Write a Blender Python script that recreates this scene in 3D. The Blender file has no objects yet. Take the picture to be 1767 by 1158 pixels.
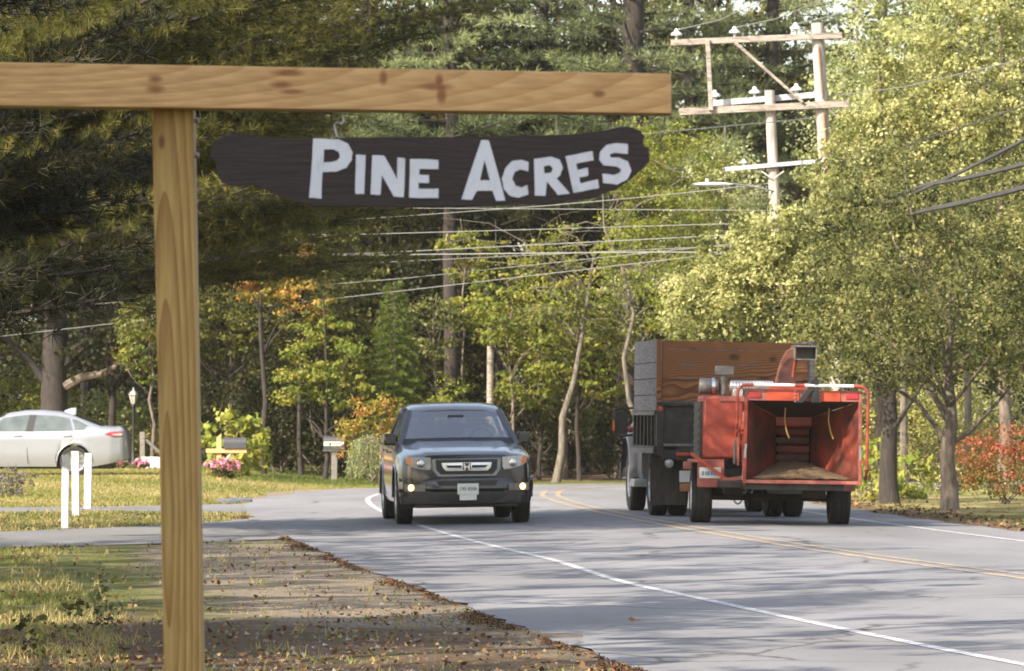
import bpy, bmesh, math, random
import numpy as np
from mathutils import Vector, Matrix

random.seed(7); RNG = np.random.default_rng(7)
SC = bpy.context.scene
COL = SC.collection
PI = math.pi

# ------------------------------------------------------------------ camera
F_PX, CX, CY, PITCH, EYE = 8000.0, 883.5, 579.0, math.atan(131/8000), 1.6
cd = bpy.data.cameras.new('camera'); cam = bpy.data.objects.new('camera', cd); COL.objects.link(cam)
cam.location = (0, 0, EYE); cam.rotation_euler = (PI/2+PITCH, 0, 0)
cd.sensor_width = 36; cd.lens = 36*F_PX/1767; cd.clip_start = .5; cd.clip_end = 6000
cd.dof.use_dof = True; cd.dof.focus_distance = 22; cd.dof.aperture_fstop = 18
SC.camera = cam
# ------------------------------------------------------------------ world, sun, exposure
SUN_EL = 36.0; SUN_H = Vector((.72, .69, 0)).normalized()      # horizontal travel of the light
W = bpy.data.worlds.new('World'); SC.world = W; W.use_nodes = True
nt = W.node_tree; nt.nodes.clear()
sky = nt.nodes.new('ShaderNodeTexSky'); sky.sky_type = 'NISHITA'; sky.sun_disc = False
sky.sun_elevation = math.radians(SUN_EL); sky.sun_rotation = math.atan2(-SUN_H.x, -SUN_H.y)
sky.air_density = 1.2; sky.dust_density = 2.5; sky.ozone_density = 1.0
bg = nt.nodes.new('ShaderNodeBackground'); bg.inputs[1].default_value = .14
wo = nt.nodes.new('ShaderNodeOutputWorld')
hz = nt.nodes.new('ShaderNodeMix'); hz.data_type = 'RGBA'; hz.inputs[0].default_value = .22; hz.inputs[7].default_value = (4.6, 4.3, 3.9, 1)
nt.links.new(sky.outputs[0], hz.inputs[6]); nt.links.new(hz.outputs[2], bg.inputs[0]); nt.links.new(bg.outputs[0], wo.inputs[0])
sd = bpy.data.lights.new('sun', 'SUN'); sd.energy = 5.0; sd.angle = math.radians(.53); sd.color = (1, .90, .74)
sun = bpy.data.objects.new('sun', sd); COL.objects.link(sun)
e = math.radians(SUN_EL)
sun.rotation_euler = Vector((SUN_H.x*math.cos(e), SUN_H.y*math.cos(e), -math.sin(e))).to_track_quat('-Z', 'Y').to_euler()
VS = SC.view_settings
VS.view_transform = 'Standard'; VS.look = 'None'; VS.gamma = 1; VS.use_curve_mapping = False; VS.exposure = 1.3
SC.render.engine = 'CYCLES'
SC.cycles.max_bounces = 6; SC.cycles.diffuse_bounces = 3; SC.cycles.glossy_bounces = 3
SC.cycles.transmission_bounces = 4; SC.cycles.transparent_max_bounces = 8
SC.cycles.caustics_reflective = False; SC.cycles.caustics_refractive = False

# ------------------------------------------------------------------ helpers
def at(px, py, Y):
    u = (px-CX)/F_PX; v = (CY-py)/F_PX; c, s = math.cos(PITCH), math.sin(PITCH)
    k = Y/(c-v*s)
    return Vector((u*k, Y, EYE+(s+v*c)*k))
def gy(py): return EYE*F_PX/(py-710.0)
def gp(px, py):
    p = at(px, py, gy(py)); return p

def smooth(a, b, t):
    t = np.clip((t-a)/(b-a), 0, 1); return t*t*(3-2*t)

class MB:
    def __init__(s): s.v = []; s.f = []; s.m = []
    def add(s, vs, fs, mi=0):
        b = len(s.v); s.v += [tuple(p) for p in vs]
        s.f += [tuple(i+b for i in f) for f in fs]; s.m += [mi]*len(fs)
    def box(s, c, d, rot=None, mi=0):
        x, y, z = d[0]/2, d[1]/2, d[2]/2
        P = [Vector((a*x, b*y, g*z)) for a in (-1, 1) for b in (-1, 1) for g in (-1, 1)]
        if rot is not None: P = [rot @ p for p in P]
        c = Vector(c)
        s.add([p+c for p in P], [(0, 1, 3, 2), (4, 6, 7, 5), (0, 4, 5, 1), (2, 3, 7, 6), (0, 2, 6, 4), (1, 5, 7, 3)], mi)
    def hexa(s, P, mi=0):   # eight corners in the order of box()
        s.add(P, [(0, 1, 3, 2), (4, 6, 7, 5), (0, 4, 5, 1), (2, 3, 7, 6), (0, 2, 6, 4), (1, 5, 7, 3)], mi)
    def beam(s, p0, p1, w, h, up=(0, 0, 1), mi=0):
        p0, p1 = Vector(p0), Vector(p1); d = (p1-p0); L = d.length; d.normalize()
        up = Vector(up)
        if abs(d.dot(up)) > .98: up = Vector((0, 1, 0))
        r = d.cross(up).normalized(); u = r.cross(d)
        M = Matrix((r, d, u)).transposed()
        s.box((p0+p1)/2, (w, L, h), M, mi)
    def tube(s, pts, r, seg=8, mi=0, cap=True):
        pts = [Vector(p) for p in pts]; n = len(pts)
        rs = list(r) if hasattr(r, '__len__') else [r]*n
        vs = []; fs = []; ref = None
        for i, p in enumerate(pts):
            t = (pts[min(i+1, n-1)]-pts[max(i-1, 0)]).normalized()
            if ref is None: ref = Vector((1, 0, 0)) if abs(t.x) < .8 else Vector((0, 1, 0))
            a = (ref-t*ref.dot(t)).normalized(); ref = a; b = t.cross(a)
            for k in range(seg):
                q = 2*PI*k/seg; vs.append(p+(a*math.cos(q)+b*math.sin(q))*rs[i])
        for i in range(n-1):
            for k in range(seg):
                k2 = (k+1) % seg
                fs.append((i*seg+k, i*seg+k2, (i+1)*seg+k2, (i+1)*seg+k))
        if cap:
            fs.append(tuple(range(seg))[::-1]); fs.append(tuple((n-1)*seg+k for k in range(seg)))
        s.add(vs, fs, mi)
    def lathe(s, prof, c=(0, 0, 0), axis='z', seg=20, mi=0, closed=False):
        c = Vector(c); vs = []; fs = []; n = len(prof)
        for (r, h) in prof:
            for k in range(seg):
                q = 2*PI*k/seg; a, b = r*math.cos(q), r*math.sin(q)
                vs.append(c+(Vector((a, b, h)) if axis == 'z' else Vector((h, a, b)) if axis == 'x' else Vector((a, h, b))))
        for i in range(n-1 + (1 if closed else 0)):
            j = (i+1) % n
            for k in range(seg):
                k2 = (k+1) % seg; fs.append((i*seg+k, i*seg+k2, j*seg+k2, j*seg+k))
        s.add(vs, fs, mi)
    def ball(s, c, r, seg=12, rings=8, mi=0):
        rx, ry, rz = r if hasattr(r, '__len__') else (r, r, r); c = Vector(c); vs = []; fs = []
        for i in range(rings+1):
            t = PI*i/rings
            for k in range(seg):
                q = 2*PI*k/seg
                vs.append(c+Vector((rx*math.sin(t)*math.cos(q), ry*math.sin(t)*math.sin(q), rz*math.cos(t))))
        for i in range(rings):
            for k in range(seg):
                k2 = (k+1) % seg; fs.append((i*seg+k, (i+1)*seg+k, (i+1)*seg+k2, i*seg+k2))
        s.add(vs, fs, mi)
    def extr(s, poly, fn, d0, d1, holes=(), mi=0):
        """polygon (with holes) in 2-D, fn(a,b,depth)->3-D, thickness d0..d1"""
        bm = bmesh.new(); rings = [poly]+list(holes); edges = []
        for R in rings:
            vv = [bm.verts.new((a, b, 0)) for a, b in R]
            for i in range(len(vv)): edges.append(bm.edges.new((vv[i], vv[(i+1) % len(vv)])))
        bmesh.ops.triangle_fill(bm, edges=edges, use_beauty=True, use_dissolve=False)
        bm.verts.index_update()
        co = [(v.co.x, v.co.y) for v in bm.verts]; F = [tuple(v.index for v in f.verts) for f in bm.faces]
        bm.free(); n = len(co)
        vs = [fn(a, b, d0) for a, b in co]+[fn(a, b, d1) for a, b in co]
        fs = list(F)+[tuple(i+n for i in f[::-1]) for f in F]
        o = 0
        for R in rings:
            m = len(R)
            for i in range(m): fs.append((o+i, o+(i+1) % m, o+(i+1) % m+n, o+i+n))
            o += m
        s.add(vs, fs, mi)
    def loft(s, S, mi=0, closed=False, caps=True, mfn=None):
        n = len(S[0]); b = len(s.v); fs = []; vs = [p for r in S for p in r]
        for i in range(len(S)-1):
            for k in range(n-(0 if closed else 1)):
                k2 = (k+1) % n; fs.append((i*n+k, i*n+k2, (i+1)*n+k2, (i+1)*n+k))
        if caps:
            fs.append(tuple(range(n))[::-1]); fs.append(tuple((len(S)-1)*n+k for k in range(n)))
        s.add(vs, fs, mi)
        if mfn:
            for q in range(len(fs)):
                f = s.f[-len(fs)+q]; c = sum((Vector(s.v[i]) for i in f), Vector())/len(f)
                s.m[-len(fs)+q] = mfn(c)
    def build(s, name, mats, parent=None, bevel=0, smooth_ang=35, fix=True, loc=None):
        me = bpy.data.meshes.new(name); me.from_pydata(s.v, [], s.f)
        mats = mats if isinstance(mats, (list, tuple)) else [mats]
        for m in mats: me.materials.append(m)
        me.polygons.foreach_set('material_index', s.m)
        if fix:
            bm = bmesh.new(); bm.from_mesh(me); bmesh.ops.recalc_face_normals(bm, faces=bm.faces); bm.to_mesh(me); bm.free()
        me.shade_smooth(); me.set_sharp_from_angle(angle=math.radians(smooth_ang))
        o = bpy.data.objects.new(name, me); COL.objects.link(o)
        if loc is not None: o.location = loc
        if parent: o.parent = parent
        if bevel:
            bv = o.modifiers.new('bevel', 'BEVEL'); bv.width = bevel; bv.segments = 2; bv.limit_method = 'ANGLE'
            bv.angle_limit = math.radians(40); bv.harden_normals = False
        return o

def tag(o, label, cat, group=None):
    o['label'] = label; o['category'] = cat
    if group: o['group'] = group
    return o
def root(name, label, cat, loc=(0, 0, 0), rz=0, group=None, rx=0, ry=0):
    o = bpy.data.objects.new(name, None); COL.objects.link(o); o.empty_display_size = .2
    o.location = loc; o.rotation_euler = (rx, ry, rz); return tag(o, label, cat, group)
def struct(o): o['kind'] = 'structure'; return o
def copy_tree(o, parent=None):
    c = o.copy(); COL.objects.link(c)
    if parent: c.parent = parent
    for ch in list(o.children): copy_tree(ch, c)
    return c

# ------------------------------------------------------------------ materials
def nodes(m): return m.node_tree.nodes, m.node_tree.links
def mat(name, col, rough=.6, metal=0, var=.25, scale=6, bump=0, bscale=40, spec=.5, coat=0, col2=None, stretch=None, detail=6):
    m = bpy.data.materials.new(name); m.use_nodes = True; N, L = nodes(m); b = N['Principled BSDF']
    b.inputs['Roughness'].default_value = rough; b.inputs['Metallic'].default_value = metal
    b.inputs['Specular IOR Level'].default_value = spec
    if coat: b.inputs['Coat Weight'].default_value = coat; b.inputs['Coat Roughness'].default_value = .06
    tc = N.new('ShaderNodeTexCoord'); mp = N.new('ShaderNodeMapping'); L.new(tc.outputs['Object'], mp.inputs[0])
    if stretch: mp.inputs['Scale'].default_value = stretch
    no = N.new('ShaderNodeTexNoise'); no.inputs['Scale'].default_value = scale; no.inputs['Detail'].default_value = detail
    no.inputs['Roughness'].default_value = .65
    L.new(mp.outputs[0], no.inputs['Vector'])
    cr = N.new('ShaderNodeValToRGB'); c = Vector(col)
    a = c*(1-var); d = Vector(col2) if col2 else c*(1+var)
    cr.color_ramp.elements[0].position = .33; cr.color_ramp.elements[0].color = (*a, 1)
    cr.color_ramp.elements[1].position = .67; cr.color_ramp.elements[1].color = (*d, 1)
    L.new(no.outputs[0], cr.inputs[0]); L.new(cr.outputs[0], b.inputs['Base Color'])
    if bump:
        n2 = N.new('ShaderNodeTexNoise'); n2.inputs['Scale'].default_value = bscale; n2.inputs['Detail'].default_value = 5
        L.new(mp.outputs[0], n2.inputs['Vector'])
        bp = N.new('ShaderNodeBump'); bp.inputs['Strength'].default_value = bump; bp.inputs['Distance'].default_value = .02
        L.new(n2.outputs[0], bp.inputs['Height']); L.new(bp.outputs[0], b.inputs['Normal'])
    return m
def emis(name, col, st):
    m = bpy.data.materials.new(name); m.use_nodes = True; N, L = nodes(m); b = N['Principled BSDF']
    b.inputs['Base Color'].default_value = (*col, 1); b.inputs['Emission Color'].default_value = (*col, 1)
    b.inputs['Emission Strength'].default_value = st; return m
def leafmat(name, cols, trans=.35, rough=.55):
    m = bpy.data.materials.new(name); m.use_nodes = True; N, L = nodes(m); b = N['Principled BSDF']
    out = N['Material Output']
    a = N.new('ShaderNodeAttribute'); a.attribute_name = 'shade'
    cr = N.new('ShaderNodeValToRGB'); E = cr.color_ramp.elements
    for i, c in enumerate(cols):
        p = i/(len(cols)-1)
        el = E[0] if i == 0 else E[len(E)-1] if i == len(cols)-1 else E.new(p)
        el.color = (*c, 1)
    E[0].position = 0; E[len(E)-1].position = 1
    L.new(a.outputs['Fac'], cr.inputs[0]); L.new(cr.outputs[0], b.inputs['Base Color'])
    b.inputs['Roughness'].default_value = rough; b.inputs['Specular IOR Level'].default_value = .22
    t = N.new('ShaderNodeBsdfTranslucent'); hs = N.new('ShaderNodeHueSaturation')
    hs.inputs['Value'].default_value = 1.5; hs.inputs['Hue'].default_value = .485; L.new(cr.outputs[0], hs.inputs['Color']); L.new(hs.outputs[0], t.inputs[0])
    mx = N.new('ShaderNodeMixShader'); mx.inputs[0].default_value = trans
    L.new(b.outputs[0], mx.inputs[1]); L.new(t.outputs[0], mx.inputs[2]); L.new(mx.outputs[0], out.inputs[0])
    return m
def glassmat(name, tint=(.48, .53, .56), refl=.15, trans=.55):
    m = bpy.data.materials.new(name); m.use_nodes = True; N, L = nodes(m); N.remove(N['Principled BSDF'])
    out = N['Material Output']; t = N.new('ShaderNodeBsdfTransparent'); t.inputs[0].default_value = (*tint, 1)
    g = N.new('ShaderNodeBsdfGlossy'); g.inputs['Roughness'].default_value = .03; g.inputs[0].default_value = (.9, .93, 1, 1)
    fr = N.new('ShaderNodeFresnel'); fr.inputs[0].default_value = 1.5
    mp = N.new('ShaderNodeMath'); mp.operation = 'MULTIPLY_ADD'; mp.inputs[1].default_value = 1.6; mp.inputs[2].default_value = refl
    L.new(fr.outputs[0], mp.inputs[0]); mx = N.new('ShaderNodeMixShader'); L.new(mp.outputs[0], mx.inputs[0])
    L.new(t.outputs[0], mx.inputs[1]); L.new(g.outputs[0], mx.inputs[2]); L.new(mx.outputs[0], out.inputs[0]); return m

def woodmat(name, light, dark, axis, pith, tilt=(0, 0, 0), rings=60, knots=(), distort=1.2, knotcol=(.16, .05, .02)):
    """solid wood: growth rings round a pith line running along one axis, cut by the faces; knots listed in object space"""
    m = bpy.data.materials.new(name); m.use_nodes = True; N, L = nodes(m); b = N['Principled BSDF']
    b.inputs['Roughness'].default_value = .65; b.inputs['Specular IOR Level'].default_value = .25
    tc = N.new('ShaderNodeTexCoord'); mp = N.new('ShaderNodeMapping'); L.new(tc.outputs['Object'], mp.inputs[0])
    mp.inputs['Location'].default_value = pith; mp.inputs['Rotation'].default_value = tilt
    wv = N.new('ShaderNodeTexWave'); wv.wave_type = 'RINGS'; wv.rings_direction = axis; wv.wave_profile = 'SAW'
    wv.inputs['Scale'].default_value = rings; wv.inputs['Distortion'].default_value = distort
    wv.inputs['Detail'].default_value = 2; wv.inputs['Detail Scale'].default_value = .12
    L.new(mp.outputs[0], wv.inputs['Vector'])
    cr = N.new('ShaderNodeValToRGB'); cr.color_ramp.elements[0].color = (*light, 1); cr.color_ramp.elements[1].color = (*dark, 1)
    cr.color_ramp.elements[0].position = .25; cr.color_ramp.elements[1].position = .95
    L.new(wv.outputs['Fac'], cr.inputs[0])
    m2 = N.new('ShaderNodeMapping'); L.new(tc.outputs['Object'], m2.inputs[0])
    m2.inputs['Scale'].default_value = (4, 60, 60) if axis == 'X' else (60, 60, 4)
    fn = N.new('ShaderNodeTexNoise'); fn.inputs['Scale'].default_value = 2; fn.inputs['Detail'].default_value = 5; L.new(m2.outputs[0], fn.inputs['Vector'])
    mx = N.new('ShaderNodeMix'); mx.data_type = 'RGBA'; mx.blend_type = 'MULTIPLY'; mx.inputs[0].default_value = .55
    r2 = N.new('ShaderNodeValToRGB'); r2.color_ramp.elements[0].position = .3; r2.color_ramp.elements[0].color = (.62, .58, .5, 1)
    r2.color_ramp.elements[1].position = .65; r2.color_ramp.elements[1].color = (1.1, 1.08, 1.05, 1)
    L.new(fn.outputs[0], r2.inputs[0]); L.new(cr.outputs[0], mx.inputs[6]); L.new(r2.outputs[0], mx.inputs[7])
    last = mx.outputs[2]
    for (k, rad) in knots:
        vm = N.new('ShaderNodeVectorMath'); vm.operation = 'SUBTRACT'; L.new(tc.outputs['Object'], vm.inputs[0]); vm.inputs[1].default_value = k
        sc = N.new('ShaderNodeVectorMath'); sc.operation = 'DIVIDE'; L.new(vm.outputs[0], sc.inputs[0]); sc.inputs[1].default_value = rad
        ln = N.new('ShaderNodeVectorMath'); ln.operation = 'LENGTH'; L.new(sc.outputs[0], ln.inputs[0])
        mr = N.new('ShaderNodeMapRange'); mr.inputs[1].default_value = .45; mr.inputs[2].default_value = 1.1; mr.inputs[3].default_value = .8; mr.inputs[4].default_value = 0
        L.new(ln.outputs['Value'], mr.inputs[0])
        x = N.new('ShaderNodeMix'); x.data_type = 'RGBA'; L.new(mr.outputs[0], x.inputs[0]); L.new(last, x.inputs[6]); x.inputs[7].default_value = (*knotcol, 1)
        last = x.outputs[2]
    L.new(last, b.inputs['Base Color'])
    bp = N.new('ShaderNodeBump'); bp.inputs['Strength'].default_value = .25; bp.inputs['Distance'].default_value = .003
    L.new(fn.outputs[0], bp.inputs['Height']); L.new(bp.outputs[0], b.inputs['Normal'])
    return m

M = {}
M['tyre'] = mat('tyre_rubber', (.018, .017, .016), .85, var=.3, scale=20)
M['black_plastic'] = mat('black_plastic', (.02, .02, .021), .6)
M['chrome'] = mat('brushed_chrome', (.55, .55, .55), .25, 1, var=.08)
M['alloy'] = mat('alloy_rim', (.45, .45, .46), .35, .8, var=.1)
M['blue_grey_paint'] = mat('blue_grey_paint', (.030, .029, .033), .24, .55, var=.05, scale=2, coat=.8)
M['silver_paint'] = mat('silver_paint', (.33, .345, .38), .38, .45, var=.04, scale=2, coat=.7)
M['white_paint'] = mat('white_paint', (.72, .72, .73), .45, 0, var=.06, coat=.3)
M['glass'] = glassmat('car_glass')
M['dark_glass'] = mat('tinted_glass', (.10, .12, .12), .06, 0, var=.35, scale=1.3, spec=.9)
M['lamp_glass'] = mat('headlamp_lens', (.36, .35, .33), .15, 0, var=.25, scale=14, spec=.8, coat=.8)
M['fog_lit'] = emis('lit_fog_lamp', (1, .45, .13), 3.6)
M['amber'] = mat('amber_lens', (.65, .16, .02), .25, coat=.6)
M['red_lens'] = mat('red_lens', (.38, .02, .025), .2, coat=.6)
M['plate'] = mat('plate_white', (.58, .60, .57), .5, var=.06)
M['plate_text'] = mat('plate_green_print', (.05, .11, .08), .6)
M['plate_blue'] = mat('plate_blue_print', (.12, .2, .35), .6)
M['seat'] = mat('grey_seat_cloth', (.09, .085, .08), .9)
M['black_steel'] = mat('black_painted_steel', (.022, .020, .019), .55, .3, var=.5, scale=5, col2=(.05, .04, .033), bump=.2)
M['steel'] = mat('worn_grey_steel', (.16, .15, .14), .5, .5, var=.3, scale=8)
M['red'] = mat('worn_red_paint', (.27, .030, .014), .5, 0, var=.25, scale=3.5, bump=.08, col2=(.33, .055, .03))
M['red_dusty'] = mat('faded_red_paint', (.26, .055, .042), .65, 0, var=.2, scale=5, col2=(.36, .13, .10))
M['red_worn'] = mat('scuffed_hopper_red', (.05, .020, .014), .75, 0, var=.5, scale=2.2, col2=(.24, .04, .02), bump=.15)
M['red_bright'] = mat('bright_orange_red', (.40, .055, .02), .45, var=.12)
M['rubber_flap'] = mat('dirty_rubber_flap', (.06, .05, .042), .9, var=.35, scale=4, stretch=(6, 6, 1))
M['chips'] = mat('wood_chips', (.15, .10, .055), .95, var=.5, scale=30, bump=.8)
M['yellow_rope'] = mat('yellow_cord', (.30, .19, .06), .7)
M['galv'] = mat('galvanised_metal', (.40, .40, .40), .4, .6, var=.15)
M['white_wood'] = mat('white_painted_wood', (.44, .44, .46), .7, var=.22, scale=5, bump=.1)
M['grey_wood'] = mat('weathered_grey_wood', (.17, .155, .14), .85, var=.4, scale=7, stretch=(1, 1, 8), bump=.3, col2=(.26, .235, .22))
M['plank_side'] = mat('weathered_side_plank', (.13, .12, .125), .85, var=.45, scale=5, stretch=(6, 1, 12), bump=.5, col2=(.28, .26, .265))
M['plank_rear'] = woodmat('stained_brown_plank', (.27, .115, .045), (.085, .034, .016), 'X', (0, .35, -1.93), (0, .10, .02), 14, distort=9, knots=[((-.02, .03, 2.36), (.10, .2, .06)), ((.55, .03, 2.33), (.06, .2, .05)), ((-.62, .03, 2.47), (.05, .2, .03)), ((.42, .03, 2.06), (.09, .2, .03))], knotcol=(.03, .014, .008))
M['pole_wood'] = mat('weathered_pole_wood', (.36, .31, .27), .85, var=.3, scale=5, stretch=(3, 3, .4), bump=.4, col2=(.50, .45, .40))
M['arm_wood'] = mat('crossarm_wood', (.22, .18, .155), .85, var=.4, scale=5, stretch=(.6, 4, 4), bump=.4, col2=(.42, .36, .31))
M['rust'] = mat('rusty_brown_pole_face', (.36, .15, .07), .85, var=.35, scale=7)
M['porcelain'] = mat('white_porcelain', (.62, .63, .66), .3, var=.05)
M['cable'] = mat('black_cable_jacket', (.06, .057, .055), .5)
M['cable_bare'] = mat('bare_aluminium_wire', (.22, .22, .215), .55, .2, var=.1)
M['bark'] = mat('grey_brown_bark', (.11, .082, .065), .95, var=.45, scale=5, stretch=(3, 3, .7), bump=1.0, bscale=18, col2=(.22, .175, .14))
M['bark_dark'] = mat('dark_bark', (.034, .027, .023), .95, var=.4, scale=6, stretch=(3, 3, .7), bump=1.0, bscale=16)  # trunk shade partly put into this darker bark colour
M['bark_pale'] = mat('pale_dead_bark', (.09, .075, .06), .9, var=.35, scale=6, stretch=(3, 3, .6), bump=.6, col2=(.20, .17, .135))
M['cab_paint'] = mat('dusty_silver_cab', (.13, .13, .14), .5, .3, var=.25, scale=3, col2=(.21, .21, .22))
M['rust_red'] = mat('rusty_red_chute', (.17, .05, .03), .7, var=.4, scale=5, col2=(.26, .10, .06))
M['black_paint'] = mat('black_paint', (.010, .010, .010), .5, var=.3)
M['surround'] = mat('highlight_grey_paint', (.13, .14, .155), .25, .6, var=.05, coat=.8)  # lighter than the body: highlights on the surround put into the colour
M['inside_shade'] = mat('shaded_inside_red', (.05, .018, .014), .7, var=.5, scale=5, col2=(.11, .03, .02))  # dark red with the shade of the chute's inside put into the colour
M['mailbox'] = mat('black_mailbox_metal', (.075, .075, .082), .42, .4, var=.15)
M['sign_board'] = mat('dark_brown_stain', (.030, .021, .020), .75, var=.2, scale=5, stretch=(1, 8, 9), bump=.25, bscale=14)
M['sign_letter'] = mat('white_letter_paint', (.60, .62, .70), .6, var=.05, scale=12)
M['skin'] = mat('skin', (.45, .26, .18), .6, var=.05)
M['shirt'] = mat('pale_shirt', (.42, .42, .40), .9, var=.08)
M['hair'] = mat('grey_hair', (.22, .19, .16), .9)
M['planter'] = mat('white_plastic_tub', (.66, .67, .70), .45, var=.04)
M['stone'] = mat('blue_grey_stone', (.10, .11, .14), .8, var=.3, bump=.4)
M['lantern_glass'] = mat('frosted_lantern_glass', (.45, .40, .33), .3, var=.15)
def grime(m, col, lo, hi, scl, amt=.85):
    N, L = nodes(m); b = N['Principled BSDF']; src = b.inputs['Base Color'].links[0].from_socket
    tc = N.new('ShaderNodeTexCoord'); n = N.new('ShaderNodeTexNoise'); n.inputs['Scale'].default_value = scl; n.inputs['Detail'].default_value = 8; n.inputs['Roughness'].default_value = .75
    mp = N.new('ShaderNodeMapping'); mp.inputs['Scale'].default_value = (1, 1, .45); mp.inputs['Location'].default_value = (3.1, 1.7, .4); L.new(tc.outputs['Object'], mp.inputs[0]); L.new(mp.outputs[0], n.inputs['Vector'])
    r = N.new('ShaderNodeMapRange'); L.new(n.outputs[0], r.inputs[0]); r.inputs[1].default_value = lo; r.inputs[2].default_value = hi; r.inputs[4].default_value = amt
    x = N.new('ShaderNodeMix'); x.data_type = 'RGBA'; L.new(r.outputs[0], x.inputs[0]); L.new(src, x.inputs[6]); x.inputs[7].default_value = (*col, 1); L.new(x.outputs[2], b.inputs['Base Color'])
for k_ in ('red', 'red_dusty', 'red_bright'): grime(M[k_], (.13, .055, .038), .55, .70, 3.2, .6); grime(M[k_], (.05, .03, .025), .62, .68, 9, .7)
grime(M['cab_paint'], (.09, .075, .06), .5, .7, 2.5); grime(M['sign_letter'], (.36, .36, .40), .50, .75, 30, .6); grime(M['white_wood'], (.16, .15, .12), .54, .72, 7, .8)
grime(M['plank_side'], (.05, .045, .045), .58, .74, 5, .7)
G = {}
G['maple_gold'] = leafmat('sunny_maple_leaves', [(.07, .10, .018), (.12, .155, .025), (.17, .19, .03), (.23, .23, .04), (.28, .22, .045)])
G['maple_turn'] = leafmat('turning_maple_leaves', [(.06, .075, .015), (.12, .13, .022), (.22, .20, .035), (.32, .24, .05), (.34, .16, .035), (.30, .08, .03)])
G['oak'] = leafmat('oak_leaves', [(.018, .024, .007), (.034, .040, .010), (.062, .064, .014), (.12, .095, .018)])
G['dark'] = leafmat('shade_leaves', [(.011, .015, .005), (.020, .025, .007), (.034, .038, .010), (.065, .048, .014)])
G['right'] = leafmat('yellow_green_leaves', [(.06, .072, .022), (.15, .165, .05), (.28, .29, .10), (.42, .415, .17), (.58, .55, .29)], .42)
G['poplar'] = leafmat('pale_poplar_leaves', [(.08, .10, .035), (.23, .26, .10), (.40, .42, .20), (.60, .59, .35)], .42)
G['front'] = leafmat('roadside_maple_leaves', [(.022, .030, .010), (.052, .062, .018), (.105, .115, .033), (.20, .20, .06), (.38, .35, .15)], .35)
G['feather'] = leafmat('feathery_yellow_green', [(.09, .12, .018), (.15, .18, .025), (.20, .22, .035), (.26, .24, .05)], .4)
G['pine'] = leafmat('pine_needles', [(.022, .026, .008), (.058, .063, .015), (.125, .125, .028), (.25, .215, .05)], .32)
G['pine_shade'] = leafmat('shaded_pine_needles', [(.008, .010, .006), (.016, .019, .009), (.028, .030, .012), (.06, .05, .015)], .12)  # darker pine palette: shade on the near boughs put into the colour
G['pine_lit'] = leafmat('sunlit_blue_green_needles', [(.035, .050, .024), (.085, .11, .048), (.18, .21, .09), (.33, .36, .16)], .25)  # lighter pine palette: sunlight on the far crowns put into the colour
G['hemlock'] = leafmat('hemlock_needles', [(.05, .08, .015), (.085, .12, .02), (.13, .16, .03)], .3)
G['mid'] = leafmat('variegated_maple_leaves', [(.022, .028, .008), (.045, .052, .012), (.085, .092, .02), (.15, .155, .03), (.24, .20, .045)])
G['red'] = leafmat('red_shrub_leaves', [(.07, .10, .02), (.13, .12, .03), (.28, .11, .035), (.40, .10, .06), (.46, .17, .12)], .35)
G['lime'] = leafmat('big_lime_leaves', [(.12, .17, .025), (.19, .24, .04), (.28, .29, .05), (.36, .33, .10)], .4)
G['weep'] = leafmat('pale_weeping_leaves', [(.16, .20, .07), (.25, .29, .11), (.33, .35, .16)], .35)
G['meadow'] = leafmat('meadow_weeds', [(.14, .17, .04), (.22, .23, .06), (.30, .28, .08), (.36, .27, .13)], .3)
G['pink'] = leafmat('pink_petals', [(.50, .12, .22), (.62, .25, .36), (.72, .48, .55)], .3)
G['grass'] = leafmat('grass_blades', [(.06, .085, .018), (.12, .145, .03), (.21, .20, .055), (.36, .29, .13)], .3)
G['litter'] = leafmat('fallen_leaf_colours', [(.05, .028, .015), (.11, .060, .028), (.18, .10, .045), (.26, .17, .085), (.10, .085, .03)], .1, .8)

# ------------------------------------------------------------------ foliage
def soup(name, V, nper, shade, material, parent=None):
    """V (K,nper,3) polygons -> one mesh with a per-face 'shade'"""
    K = len(V); me = bpy.data.meshes.new(name)
    me.vertices.add(K*nper); me.vertices.foreach_set('co', np.ascontiguousarray(V, dtype=np.float32).ravel())
    me.loops.add(K*nper); me.loops.foreach_set('vertex_index', np.arange(K*nper, dtype=np.int32))
    me.polygons.add(K); me.polygons.foreach_set('loop_start', np.arange(0, K*nper, nper, dtype=np.int32))
    me.update(calc_edges=True)
    a = me.attributes.new('shade', 'FLOAT', 'FACE'); a.data.foreach_set('value', np.clip(shade, 0, 1).astype(np.float32))
    me.materials.append(material)
    o = bpy.data.objects.new(name, me); COL.objects.link(o)
    if parent: o.parent = parent
    return o
def unit(a): return a/np.maximum(np.linalg.norm(a, axis=-1, keepdims=True), 1e-9)
def leaves(P, Nn, size, aspect=.62, fold=.0):
    K = len(P); r = RNG.normal(size=(K, 3)); n = unit(Nn); t = unit(np.cross(n, r)); b = np.cross(n, t)
    s = size[:, None]
    return np.stack([P-t*s*.5, P+b*s*aspect*.5+n*s*fold, P+t*s*.5, P-b*s*aspect*.5+n*s*fold], 1)
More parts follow.
